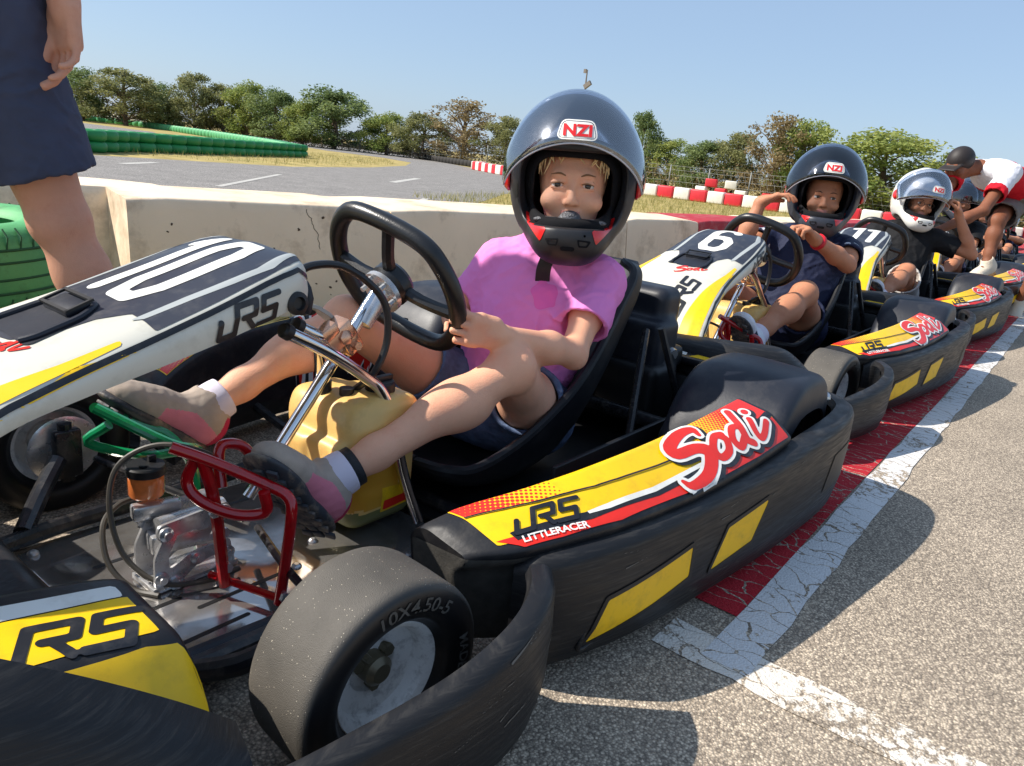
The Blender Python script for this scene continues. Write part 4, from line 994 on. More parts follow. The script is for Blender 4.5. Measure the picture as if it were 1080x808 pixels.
def head_prims(c, Bm, k=1.):
    """c head centre, Bm columns forward/left/up; k scale (1 = child head ~19.5 cm high)"""
    T = lambda x, y, z: A(c)+Bm@A([x, y, z])*k
    P = [(ell(T(-.012, 0, .035), A([.088, .071, .078])*k, Bm), 0), (ell(T(.022, 0, -.02), A([.058, .057, .078])*k, Bm), .03), (ell(T(.036, 0, -.066), A([.034, .036, .028])*k, Bm), .03)]
    for s in (1, -1):
        P += [(ell(T(.055, .036*s, -.020), A([.027, .026, .021])*k, Bm), .014)]
    P += [(cap(T(.070, .030, .030), T(.070, -.030, .030), .010*k), .018)]
    for s in (1, -1): P += [(ell(T(.083, .0295*s, .012), A([.011, .0155, .0085])*k, Bm), .012, 's')]
    P += [(cap(T(.080, 0, .014), T(.092, 0, -.014), .0060*k, .0085*k), .010), (ell(T(.091, 0, -.020), A([.0095, .010, .0085])*k, Bm), .006)]
    for s in (1, -1): P += [(ell(T(.084, .0095*s, -.022), A([.008, .006, .006])*k, Bm), .005)]
    for s in (1, -1): P += [(ell(T(.0885, .006*s, -.0275), A([.004, .003, .003])*k, Bm), .003, 's')]
    P += [(cap(T(.076, -.014, -.041), T(.076, .014, -.041), .0055*k), .005), (cap(T(.075, -.012, -.050), T(.075, .012, -.050), .006*k), .005), (cap(T(.0835, -.020, -.0455), T(.0835, .020, -.0455), .0016*k), .003, 's')]
    # eyelids
    for s in (1, -1):
        P += [(cap(T(.0770, .018*s, .0182), T(.0745, .041*s, .0162), .0036*k, .0032*k), .004), (cap(T(.0765, .018*s, .0052), T(.0735, .041*s, .0060), .0034*k, .0030*k), .004)]
    return P
def face_extras(mb, c, Bm, k=1., brow=2, gaze=(1, 0, 0)):
    T = lambda x, y, z: A(c)+Bm@A([x, y, z])*k
    for s in (1, -1):
        e = T(.0655, .0295*s, .0115); ax = Bm@nrm(A(gaze)+A([0, .03*s, 0]))
        prof = [(.0001, .0125*k), (.0052*k, .01137*k), (.0088*k, .0089*k), (.0118*k, .004*k), (.0125*k, 0), (.0001, -.005*k)]
        V, F = lathe(prof, e, ax, 24, False); mb.add(V, F, 1)
        V, F = lathe([(.0001, .0131*k), (.0034*k, .0127*k), (.0060*k, .0114*k), (.0062*k, .0107*k)], e, ax, 20, False); mb.add(V, F, 2)
        V, F = tube([T(.0825, .015*s, .0290), T(.0828, .027*s, .0330), T(.0765, .043*s, .0305)], [.0014*k, .0021*k, .0010*k], 6, 5); mb.add(V, F, 3)
        V, F = tube([T(.0795, .0175*s, .0135), T(.0815, .029*s, .0160), T(.0765, .0415*s, .0125)], [.0009*k, .0014*k, .0009*k], 5, 5); mb.add(V, F, 3)

def body(name, J, skinm, h, browm, sc=.8, face=True, hs=1.):
    """J: joints. One continuous surface: head, neck, trunk, arms with fingers, legs, feet."""
    r = lambda x: x*sc; P = []
    Bh = basis(J['look'], J.get('up', (0, 0, 1)))
    P += head_prims(J['head'], Bh, hs)
    hd = A(J['head']); P += [(cap(hd-Bh[:, 2]*.05*hs-Bh[:, 0]*.012, J['neck'], r(.050), r(.055)), .03)]
    sl, sr = A(J['shL']), A(J['shR']); hl, hr = A(J['hiL']), A(J['hiR']); nk = A(J['neck'])
    P += [(cap(lerp(nk, sl, .35), sl, r(.050), r(.048)), .03), (cap(lerp(nk, sr, .35), sr, r(.050), r(.048)), .03)]
    ch = lerp((sl+sr)/2, (hl+hr)/2, .30); lat = nrm(sl-sr); upv = nrm((sl+sr)/2-(hl+hr)/2); fwd = nrm(np.cross(lat, upv)); Rb = np.stack([fwd, lat, upv], 1)
    wch = np.linalg.norm(sl-sr)*.5
    P += [(ell(ch, (r(.100), wch*.98, r(.17)), Rb), .05), (ell(lerp((sl+sr)/2, (hl+hr)/2, .66), (r(.090), wch*.84, r(.14)), Rb), .06), (cap(hl, hr, r(.098)), .06)]
    for q in 'LR':
        sh, el, wr = A(J['sh'+q]), A(J['el'+q]), A(J['wr'+q])
        P += [(cap(sh, el, r(.048), r(.038)), .03), (ell(lerp(sh, el, .45), (r(.045),)*3), .03), (cap(el, lerp(el, wr, .35), r(.039), r(.041)), .015), (cap(lerp(el, wr, .35), wr, r(.041), r(.026)), .02)]
        P += hand_prims(wr, *J['hand'+q])
        hp, kn, an = A(J['hi'+q]), A(J['kn'+q]), A(J['an'+q])
        P += [(cap(hp, lerp(hp, kn, .4), r(.088), r(.076)), .05), (cap(lerp(hp, kn, .4), kn, r(.076), r(.054)), .03), (ell(kn, (r(.056),)*3), .02), (cap(kn, lerp(kn, an, .32), r(.050), r(.051)), .02), (cap(lerp(kn, an, .32), lerp(kn, an, .75), r(.051), r(.037)), .03), (cap(lerp(kn, an, .75), an, r(.038), r(.034)), .02)]
        kd = nrm(nrm(kn-hp)+nrm(kn-an)); P += [(ell(kn+kd*r(.024), (r(.033),)*3), .022)]; ed = nrm(nrm(el-sh)+nrm(el-wr)+A([0, 0, -.01])); P += [(ell(el+ed*r(.020), (r(.020),)*3), .02)]
        # calf muscle sits behind the shin
        bk = J.get('calf'+q)
        if bk is not None: P += [(ell(lerp(kn, an, .33)+nrm(bk)*r(.016), A([r(.046), r(.046), r(.1)]), basis(bk, kn-an)), .03)]
        to = A(J['to'+q]); fd_ = nrm(to-an); P += [(cap(an, an+fd_*r(.05)+nrm(an-kn)*r(.03), r(.034), r(.028)), .02), (cap(an+fd_*r(.05)+nrm(an-kn)*r(.035), an+fd_*r(.12)+nrm(an-kn)*r(.05), r(.026), r(.020)), .02)]
    allp = np.vstack([A(J[k]).reshape(1, 3) for k in ('head', 'shL', 'shR', 'elL', 'elR', 'wrL', 'wrR', 'hiL', 'hiR', 'knL', 'knR', 'anL', 'anR', 'toL', 'toR')])
    V, F = nets(P, h, None, allp.min(0)-.2, allp.max(0)+.2); V = relax(V, F, 1, .4)
    mb = MB(); mb.V = [tuple(v) for v in V]; mb.F = [tuple(f) for f in F]; mb.M = [0]*len(F)
    if face:
        c = V[F].mean(1); q = (c-hd)@Bh/hs
        lip = (q[:, 0] > .070) & (np.abs(q[:, 1]) < .019) & (q[:, 2] < -.037) & (q[:, 2] > -.055)
        mb.M = np.where(lip, 4, 0).tolist(); face_extras(mb, J['head'], Bh, hs, gaze=J.get('gaze', (1, 0, 0)))
    o = mesh_obj(name, mb.V, mb.F, skinm, None, True, None, [skinm, EYEW, IRIS, browm, LIPS], mb.M)
    return o, Rb, Bh

def folds(amp, s, seed=0, axis=None):
    def f(P):
        a = vnoise(P, s*.55, seed+9)
        q = P+.02*np.stack([vnoise(P, s*.5, seed+1), vnoise(P, s*.5, seed+2), vnoise(P, s*.5, seed+5)], -1)
        r = 1-np.abs(vnoise(q, s*1.25, seed))*1.6
        return -amp*1.25*np.maximum(r, 0)**2*(.6+.6*a)-amp*.45*np.maximum(1-np.abs(vnoise(q, s*2.9, seed+3))*2, 0)
    return f
def sleeve(sh, el, t, ra, rb, k=.03):
    e = lerp(sh, el, t); d = nrm(A(el)-A(sh))
    return [(cut(cap(sh, e+d*.02, ra, rb), e, d), k)], (cap(e-d*.035, e+d*.03, rb-.009, rb-.006), .003, 's')
def shirt(par, J, Rb, m, sc, h=.004, slv=.62, loose=1.16, hem=.0, fold=.0035, seed=1, extra=()):
    r = lambda x: x*sc*loose; sl, sr, hl, hr, nk = A(J['shL']), A(J['shR']), A(J['hiL']), A(J['hiR']), A(J['neck'])
    wch = np.linalg.norm(sl-sr)*.5; c0 = (sl+sr)/2; c1 = (hl+hr)/2
    P = [(ell(lerp(c0, c1, .25), (r(.106), wch*1.10, r(.17)), Rb), 0), (cap(lerp(nk, sl, .3), sl, r(.050), r(.056)), .04), (cap(lerp(nk, sr, .3), sr, r(.050), r(.056)), .04),
         (ell(lerp(c0, c1, .62), (r(.104), wch*1.08, r(.16)), Rb), .06), (cut(cap(lerp(c0, c1, .6), lerp(c0, c1, 1.0+hem), r(.115), r(.125)), lerp(c0, c1, .98+hem), c1-c0), .05)]
    P += list(extra); subs = []
    for q in 'LR':
        a, b = sleeve(J['sh'+q], J['el'+q], slv, r(.058), r(.062)); P += a; subs.append(b)
    hd = A(J['head']); P += subs+[(cap(nk+nrm(hd-nk)*.008, nk+nrm(hd-nk)*.2, sc*.058, sc*.075), .006, 's')]
    ps = np.vstack([sl, sr, hl, hr, nk, J['elL'], J['elR']])
    V, F = nets(P, h, folds(fold, 26, seed), ps.min(0)-.16, ps.max(0)+.16); V = relax(V, F, 1, .4)
    return mesh_obj('t_shirt', V, F, m, par)
def shorts(par, J, m, sc, h=.005, length=.5, loose=1.18, fold=.003, seed=5, lat=None, flare=1.0):
    r = lambda x: x*sc*loose; hl, hr = A(J['hiL']), A(J['hiR']); c0 = (A(J['shL'])+A(J['shR']))/2; c1 = (hl+hr)/2; P = [(cap(hl, hr, r(.103)), 0), (cut(cap(c1, lerp(c1, c0, .28), r(.108), r(.104)), lerp(c1, c0, .26), c0-c1), .05)]; subs = []
    for q in 'LR':
        hp, kn = A(J['hi'+q]), A(J['kn'+q]); e = lerp(hp, kn, length); d = nrm(kn-hp)
        P.append((cut(cap(hp, e+d*.03, r(.094), r(.088*flare)), e, d), .04)); subs.append((cap(e-d*.04, e+d*.04, r(.088*flare)-.010, r(.088*flare)-.007), .003, 's'))
    ps = np.vstack([hl, hr, J['knL'], J['knR'], c0])
    V, F = nets(P+subs, h, folds(fold, 30, seed), ps.min(0)-.16, ps.max(0)+.16); V = relax(V, F, 1, .4)
    return mesh_obj('shorts', V, F, m, par)

def shoe(par, an, to, up, L, mats_, h=.0028, wide=1., sock=True, kn=None, name='shoe'):
    """an ankle, to toe tip (ground side), up = out of the instep. A trainer: sole, toe cap, quarter, tongue"""
    an = A(an, dtype=float); to = A(to, dtype=float); u = nrm(up); f0 = to-an; f = nrm(f0-u*f0.dot(u)*.0); 
    u = nrm(u-f*u.dot(f)); l = np.cross(u, f); B = np.stack([f, l, u], 1)
    heel = an-u*L*.26-f*L*.22   # point at the bottom of the heel
    T = lambda x, y, z: heel+B@A([x, y, z])*L
    up_, so_, mid_ = mats_
    P = [(ell(T(.17, 0, .17), A([.19, .155*wide, .17])*L, B), 0), (ell(T(.45, .0, .13), A([.28, .165*wide, .15])*L, B), .05*L*3), (ell(T(.77, .01, .09), A([.22, .18*wide, .115])*L, B), .05*L*3), (cap(T(.16, 0, .2), T(.20, 0, .36), .155*L, .150*L), .04)]
    P.append((cap(T(.22, 0, .36), T(.25, 0, .52), .118*L, .125*L), .004, 's')); P.append((rbox(T(.5, 0, -.10), A([.8, .4, .10])*L, .001, B), .002, 's'))
    V, F = nets(P, h, lambda p: .0006*vnoise(p, 200, 2), T(.45, 0, .2)-L*.85, T(.45, 0, .2)+L*.85); V = relax(V, F, 1, .4)
    c = (V[F].mean(1)-heel)@B/L
    mi = np.zeros(len(F), int)
    mi[(c[:, 0] > .10) & (c[:, 0] < .62) & (c[:, 2] < .26) & (c[:, 2] > .03) & (c[:, 2]+.30*np.abs(c[:, 0]-.36) < .21)] = 1
    mi[(c[:, 0] < .10) & (c[:, 2] < .30)] = 2; mi[(c[:, 0] > .30) & (c[:, 0] < .60) & (np.abs(c[:, 1]) < .06) & (c[:, 2] > .2)] = 3
    s = mesh_obj(name, V, F, up_, par, mats=[up_, mid_[0], mid_[1], mid_[2]], fmat=mi)
    P = [(ell(T(.20, 0, .0), A([.235, .165*wide, .050])*L, B), 0), (ell(T(.50, .0, .0), A([.30, .150*wide, .046])*L, B), .02), (ell(T(.76, .005, .008), A([.265, .185*wide, .052])*L, B), .02)]
    V, F = nets(P, h, None, T(.45, 0, 0)-L*.8, T(.45, 0, 0)+L*.8)
    so = mesh_obj('sole', V, F, so_, s); bs = bvh_of(so); mb = MB()
    for i in range(9):
        for j in (-1, 0, 1):
            x = .04+i*.105; ww = (.05 if i not in (4,) else .04)
            if j == 0 and i in (3, 4, 5): continue
            mb.add(*box(T(x, j*.098+.0*i, -.052), A([.040, .038, .012])*L, B@rot('Z', 20 if j else 0), .0015))
    mb.obj('tread_lug', SOLE if so_ is not GUM else GUM, so)
    mb = MB(); 
    for i in range(4): mb.add(*tube([T(.36+i*.07, -.075, .275-i*.035), T(.38+i*.07, 0, .300-i*.035), T(.36+i*.07, .075, .275-i*.035)], .0028, 6, 3))
    mb.obj('laces', mid_[2], s)
    if sock and kn is not None:
        d = nrm(A(kn)-an); V, F = tube([an-d*.02, an+d*.005, an+d*.03, an+d*.045], [L*.165, L*.17, L*.172, L*.165], 20, 4); mesh_obj('sock', V, F, SOCK, par)
    return s

def helmet(par, c, look, up=(0, 0, 1), shell=None, vis_m=None, vis_deg=52, k=1., logo=True, accents=True, dark_lower=False, gx=.0, guard=False, bz=.104):
    B = basis(look, up); c = A(c, dtype=float)+B@A([gx, 0, 0]); shell = shell or HELB; T = lambda x, y, z: c+B@A([x, y, z])*k
    P = [(ell(T(-.022, 0, .035), A([.150, .131, .137])*k, B), 0), (ell(T(-.02, 0, -.035), A([.135, .114, .115])*k, B), .05), (ell(T(.055, 0, -.092), A([.098, .080, .062])*k, B), .045), (cap(T(.112, .022, -.098), T(.112, -.022, -.098), .036*k), .04), (cap(T(.128, .02, -.082), T(.128, -.02, -.082), .020*k), .02),
         (ell(T(-.03, 0, .155), A([.05, .03, .018])*k, B), .03), (cap(T(.10, .06, .088), T(.10, -.06, .088), .020*k), .03)]
    P += [(cap(T(.02, .0, -.25), T(.0, 0, -.09), .092*k), .02, 's'), (ell(T(-.012, 0, .015), A([.124, .108, .120])*k, B), .004, 's'),
          (rbox(T(.16, 0, -.002), A([.13, .106, .070])*k, .045*k, B), .006, 's'), (rbox(T(.125, 0, -.006), A([.055, .135, .044])*k, .038*k, B), .008, 's')]
    V, F = nets(P, .0028*k, None, T(0, 0, 0)-.24*k, T(0, 0, 0)+.24*k); V = relax(V, F, 1, .5)
    H = mesh_obj('helmet', V, F, shell, par); bh = bvh_of(H)
    P = [(ell(T(-.015, 0, .018), A([.126, .106, .124])*k, B), 0), (ell(T(.05, 0, -.07), A([.088, .082, .055])*k, B), .03), (ell(T(.0, 0, .005), A([.098, .081, .105])*k, B), .01, 's'), (rbox(T(.12, 0, .0), A([.11, .076, .056])*k, .035*k, B), .012, 's'), (cap(T(.03, .0, -.25), T(.0, 0, -.06), .075*k), .02, 's')]
    V, F = nets(P, .004*k, None, T(0, 0, 0)-.2*k, T(0, 0, 0)+.2*k); mesh_obj('helmet_lining', V, F, LINER, H)
    # rubber edge round the eye port
    # visor: part of an ellipsoid, swung up about the side pivots
    th = math.radians(vis_deg); Rv = A([[math.cos(th), 0, -math.sin(th)], [0, 1, 0], [math.sin(th), 0, math.cos(th)]]); G = []
    for e in np.linspace(-30, 30, 12):
        row = []
        for a in np.linspace(-82, 82, 33):
            ee = math.radians(e*(1-.45*(abs(a)/82)**2.2)); aa = math.radians(a); v = A([math.cos(ee)*math.cos(aa)*.180-.004, math.cos(ee)*math.sin(aa)*.1455, math.sin(ee)*.182])
            row.append(T(*(Rv@v+A([-.004, 0, .012]))))
        G.append(row)
    V, F = sheet(G, .0022*k, 1, flip=False); vo = mesh_obj('visor', V, F, vis_m or VISOR, H)
    edge = [g for g in G[0]]+[G[i][-1] for i in range(1, 11)]+[g for g in G[-1][::-1]]+[G[i][0] for i in range(10, 0, -1)]
    V, F = tube(edge, .0019*k, 6, closed=True); mesh_obj('visor_edge', V, F, mat('visor_rim', srgb(196, 204, 216), .2, coat=.5), vo)
    mb = MB()
    for s in (1, -1): mb.add(*lathe([(.001, 0), (.026*k, 0), (.027*k, .004), (.020*k, .012), (.012*k, .013), (.001, .013)], T(-.01, .130*s, .012), B@A([0, s, 0]), 28, False))
    mb.obj('visor_pivot', HRED if accents else HELB, H)
    if accents:
        for s in (1, -1):
            f = poly2([(.046*s, -.080), (.096*s, -.052), (.088*s, -.074), (.056*s, -.106)]); 
            decal('red_flash', f, (-.12, .12, -.12, -.03), .003, bh, T(.2, 0, 0), B@A([0, 1, 0]), B@A([0, 0, 1]), .0012, HRED, H)
            f = un(stroke([(.020*s, -.098), (.044*s, -.100), (.038*s, -.110), (.023*s, -.110), (.020*s, -.098)], .0016)); decal('chin_vent', f, (-.08, .08, -.125, -.08), .0022, bh, T(.2, 0, 0), B@A([0, 1, 0]), B@A([0, 0, 1]), .0014, LINER, H)
        f = un(stroke([(-.010, -.116), (.010, -.116)], .0045)); decal('chin_vent', f, (-.03, .03, -.13, -.10), .003, bh, T(.2, 0, 0), B@A([0, 1, 0]), B@A([0, 0, 1]), .0014, LINER, H)
    # breath guard
    V, F = nets([(ell(T(.104, 0, -.058), A([.017, .022, .017])*k, B), 0), (ell(T(.100, .042, -.062), A([.012, .030, .007])*k, B), .006), (ell(T(.100, -.042, -.062), A([.012, .030, .007])*k, B), .006)], .002, None, T(.1, 0, -.055)-.1, T(.1, 0, -.055)+.1)
    if guard: mesh_obj('breath_guard', V, F, HGRY, H)
    if logo:
        X = B@A([0, 1, 0]); Y = B@A([0, 0, 1]); o = T(.12, 0, bz)
        # badge on the forehead, laid on the visor
        q = roundpoly([(-.036, -.014), (.036, -.014), (.028, .016), (-.028, .016)], .008, 4, closed=True)
        f = poly2(q); decal('badge_outline', lambda p: np.abs(f(p)-.003)-.0012, (-.05, .05, -.03, .03), .0014, bvh_of(vo), o, X, Y, .0022, WHT, vo)
        decal('badge_field', lambda p: f(p)-.0005, (-.05, .05, -.03, .03), .002, bvh_of(vo), o, X, Y, .0014, WHT, vo)
        V2, F2 = text2('NZI', .030, 1.15, 0, .0012); V2 = V2-A([(V2[:, 0].max()+V2[:, 0].min())/2, (V2[:, 1].max()+V2[:, 1].min())/2])
        V, F = project(V2, F2, bvh_of(vo), o, X, Y, .0032); mesh_obj('badge_lettering', V, F, HRED, vo, auto=None)
    return H
# ---------------------------------------------------------------- ground and track
def asphalt(name, lo, hi, sc=150., bump=1., crack=True):
    m = bpy.data.materials.new(name); m.use_nodes = True; nt = m.node_tree; N = nt.nodes; L = nt.links; b = N['Principled BSDF']; b.inputs['Roughness'].default_value = .85; b.inputs['Specular IOR Level'].default_value = .3
    tc = N.new('ShaderNodeTexCoord'); v = N.new('ShaderNodeTexVoronoi'); v.inputs['Scale'].default_value = sc; v.inputs['Randomness'].default_value = 1
    w = N.new('ShaderNodeTexNoise'); w.inputs['Scale'].default_value = sc*.7; w.inputs['Detail'].default_value = 2; L.new(tc.outputs['Object'], w.inputs['Vector'])
    ad = N.new('ShaderNodeVectorMath'); ad.operation = 'MULTIPLY_ADD'; ad.inputs[1].default_value = (.004,)*3; L.new(w.outputs['Color'], ad.inputs[0]); L.new(tc.outputs['Object'], ad.inputs[2]); L.new(ad.outputs[0], v.inputs['Vector'])
    sp = N.new('ShaderNodeSeparateColor'); L.new(v.outputs['Color'], sp.inputs[0])
    cr = N.new('ShaderNodeValToRGB'); e = cr.color_ramp.elements; e[0].position = 0; e[0].color = lo; e[1].position = 1; e[1].color = hi
    q = cr.color_ramp.elements.new(.55); q.color = tuple(lo[i]*.55+hi[i]*.45 for i in range(3))+(1,)
    L.new(sp.outputs[0], cr.inputs[0])
    ds = N.new('ShaderNodeMapRange'); ds.inputs[1].default_value = .25; ds.inputs[2].default_value = .62; ds.inputs[3].default_value = 1; ds.inputs[4].default_value = .5; L.new(v.outputs['Distance'], ds.inputs[0])
    big = N.new('ShaderNodeTexNoise'); big.inputs['Scale'].default_value = 2.2; big.inputs['Detail'].default_value = 8; L.new(tc.outputs['Object'], big.inputs['Vector'])
    br = N.new('ShaderNodeMapRange'); br.inputs[1].default_value = .3; br.inputs[2].default_value = .7; br.inputs[3].default_value = .86; br.inputs[4].default_value = 1.12; L.new(big.outputs['Fac'], br.inputs[0])
    mu = N.new('ShaderNodeMath'); mu.operation = 'MULTIPLY'; L.new(ds.outputs[0], mu.inputs[0]); L.new(br.outputs[0], mu.inputs[1])
    s = N.new('ShaderNodeVectorMath'); s.operation = 'SCALE'; L.new(cr.outputs[0], s.inputs[0]); L.new(mu.outputs[0], s.inputs['Scale']); L.new(s.outputs[0], b.inputs['Base Color'])
    bp = N.new('ShaderNodeBump'); bp.inputs['Strength'].default_value = bump; bp.inputs['Distance'].default_value = .0022; bp.invert = True; L.new(v.outputs['Distance'], bp.inputs['Height']); L.new(bp.outputs[0], b.inputs['Normal'])
    return m
def paint(name, col, under, wear=.5, seed=0., lo_wear=None):
    """worn road paint: flakes and cross cracks show the asphalt below"""
    m = asphalt(name, *under, sc=240., bump=.7); nt = m.node_tree; N = nt.nodes; L = nt.links; b = N['Principled BSDF']; tc = [n for n in N if n.type == 'TEX_COORD'][0]
    src = b.inputs['Base Color'].links[0].from_socket
    mp = N.new('ShaderNodeMapping'); mp.inputs['Location'].default_value = (seed, seed, 0); L.new(tc.outputs['Object'], mp.inputs[0])
    n1 = N.new('ShaderNodeTexNoise'); n1.inputs['Scale'].default_value = 55; n1.inputs['Detail'].default_value = 10; n1.inputs['Roughness'].default_value = .75; L.new(mp.outputs[0], n1.inputs['Vector'])
    n0 = N.new('ShaderNodeTexNoise'); n0.inputs['Scale'].default_value = 5; n0.inputs['Detail'].default_value = 4; L.new(mp.outputs[0], n0.inputs['Vector'])
    sm = N.new('ShaderNodeMath'); sm.operation = 'MULTIPLY_ADD'; sm.inputs[1].default_value = .55; L.new(n0.outputs['Fac'], sm.inputs[0]); L.new(n1.outputs['Fac'], sm.inputs[2])
    wn = N.new('ShaderNodeTexNoise'); wn.inputs['Scale'].default_value = 14; wn.inputs['Detail'].default_value = 3; L.new(mp.outputs[0], wn.inputs['Vector'])
    wa = N.new('ShaderNodeVectorMath'); wa.operation = 'MULTIPLY_ADD'; wa.inputs[1].default_value = (.07,)*3; L.new(wn.outputs['Color'], wa.inputs[0]); L.new(mp.outputs[0], wa.inputs[2])
    st = N.new('ShaderNodeMapping'); st.inputs['Scale'].default_value = (21, 9, 1); L.new(wa.outputs[0], st.inputs[0])
    vc = N.new('ShaderNodeTexVoronoi'); vc.feature = 'DISTANCE_TO_EDGE'; vc.inputs['Scale'].default_value = 1.; L.new(st.outputs[0], vc.inputs['Vector'])
    ck = N.new('ShaderNodeMath'); ck.operation = 'LESS_THAN'; ck.inputs[1].default_value = .020; L.new(vc.outputs['Distance'], ck.inputs[0])
    th = N.new('ShaderNodeMapRange'); th.inputs[1].default_value = wear+.27; th.inputs[2].default_value = wear+.31; L.new(sm.outputs[0], th.inputs[0])
    iv = N.new('ShaderNodeMath'); iv.operation = 'SUBTRACT'; iv.inputs[0].default_value = 1; L.new(ck.outputs[0], iv.inputs[1])
    fa = N.new('ShaderNodeMath'); fa.operation = 'MULTIPLY'; L.new(iv.outputs[0], fa.inputs[0]); iv2 = N.new('ShaderNodeMath'); iv2.operation = 'SUBTRACT'; iv2.inputs[0].default_value = 1; L.new(th.outputs[0], iv2.inputs[1]); L.new(iv2.outputs[0], fa.inputs[1])
    mx = N.new('ShaderNodeMix'); mx.data_type = 'RGBA'; mx.inputs[7].default_value = col; L.new(fa.outputs[0], mx.inputs[0]); L.new(src, mx.inputs[6]); L.new(mx.outputs[2], b.inputs['Base Color'])
    return m
AS = (srgb(142, 129, 115), srgb(222, 204, 180))
ASPH = asphalt('asphalt_aggregate', *AS, sc=240., bump=.7)
ROADM = asphalt('track_asphalt', srgb(140, 135, 130), srgb(176, 170, 163), sc=60., bump=.3)
DRY = mat('dry_grass', srgb(168, 150, 98), .95, var=.28, vscale=1.6, bump=1., bscale=14, dirt=srgb(120, 124, 66), dirt_amt=.7, dscale=.9, spec=.1)
def flat(name, pts, z, m, kind='structure'):
    o = mesh_obj(name, [(x, y, z) for x, y in pts], [tuple(range(len(pts)))], m, None, False); tag(o, kind=kind); return o
flat('ground', [(-900, -900), (300, -900), (300, 300), (-900, 300)], 0, DRY)
flat('pit_lane', [(6, -1.35), (-4.8, -1.0), (-40, -.35), (-40, 14), (6, 14)], .004, ASPH)
flat('race_track', [(4, -2.6), (-4.0, -3.4), (-8.9, -6.6), (-12.2, -8.7), (-22.7, -11.9), (-24.2, -18), (-28.6, -23.6), (-35, -32), (-41.7, -39.9), (-45.8, -49.7), (-48.9, -62.8), (-46.5, -69.9), (-40.5, -60), (-35, -48), (-30, -39.6), (-27.7, -34), (-27.9, -29.6), (-25.5, -25.0), (-20.5, -20.2), (-15.4, -16.4), (-10.6, -13.6), (-8.3, -13.2), (-4, -12.6), (4, -12.4)][::-1], .004, ROADM)
flat('track_loop', [(-9.0, -23), (-11.2, -25.7), (-16.0, -33.2), (-18.9, -35.2), (-21.0, -40), (-20.4, -47.5), (-17.6, -41), (-8, -30)][::-1], .004, ROADM)
WLINE = mat('track_line', srgb(184, 180, 172), .8, dirt=srgb(150, 146, 140), dirt_amt=1., dscale=9)
for a, b, w in [((-5.2, -7.6), (-8.2, -10.6), .045), ((-6.4, -5.6), (-8.2, -7.0), .05), ((-10.5, -10.2), (-13.2, -12.2), .08), ((-5.6, -10.9), (-6.6, -11.8), .08)]:
    a, b = A(a), A(b); d = nrm(b-a); n = A([-d[1], d[0]])*w; flat('track_marking', [a-n, b-n, b+n, a+n], .008, WLINE)
PW = paint('white_paint', srgb(214, 212, 210), AS, .585); PW2 = paint('worn_white_paint', srgb(220, 212, 200), AS, .525, 3.); PR = paint('red_paint', srgb(172, 30, 42), AS, .66, 7.)
# long line: red band with a white edge; the white crossing line at the start position
def strip(name, x0, x1, yf0, yf1, m, n=90, j=.004, z=.0062):
    rs = random.Random(len(name)); V = []; F = []
    for i in range(n+1):
        x = x0+(x1-x0)*i/n; V += [(x, yf0(x)+rs.uniform(-j, j), z), (x, yf1(x)+rs.uniform(-j, j), z)]
    for i in range(n): F.append((2*i, 2*i+1, 2*i+3, 2*i+2))
    if x1 < x0: F = [f[::-1] for f in F]
    o = mesh_obj(name, V, F, m, None, False); tag(o, kind='structure')
ye = lambda x: .672
strip('red_band', -1.165, -30, lambda x: -.55, lambda x: ye(x)-.0, PR, z=.0066)
strip('white_line', -1.02, -30, lambda x: ye(x)+.002, lambda x: ye(x)+.080, PW, 300)
# crossing line along y
rs = random.Random(5); V = []; F = []
for i in range(61):
    y = .60+i*.045; V += [(-.995+rs.uniform(-.005, .005), y, .0057), (-1.085+rs.uniform(-.005, .005), y, .0057)]
for i in range(60): F.append((2*i, 2*i+2, 2*i+3, 2*i+1))
o = mesh_obj('crossing_line', V, F, PW2, None, False); tag(o, kind='structure')

# ---------------------------------------------------------------- barriers
CONC = mat('whitewashed_concrete', srgb(236, 214, 184), .8, var=.10, vscale=2.2, bump=.5, bscale=30, dirt=srgb(140, 108, 72), dirt_amt=.75, dscale=3.6, detail=8)
CRED = mat('red_painted_concrete', srgb(172, 34, 46), .7, var=.08, bump=.3, bscale=30, dirt=srgb(190, 150, 140), dirt_amt=.4, dscale=9)
SPOT = mat('barrier_marks', srgb(84, 66, 50), .9)
fr = [(-1.27, -1.66), (-2.32, -1.43), (-3.97, -1.17), (-4.80, -1.09), (-6.2, -1.05), (-7.9, -1.0), (-9.6, -.95), (-11.3, -.88), (-13.0, -.80), (-14.7, -.72), (-16.4, -.64), (-18.1, -.56), (-19.8, -.48)]
fly = lambda x: float(np.interp(-x, [-p[0] for p in fr], [p[1] for p in fr]))
bw = lambda x: float(np.interp(-x, [1.2, 2.4, 4.8, 20], [.70, .76, .62, .5]))
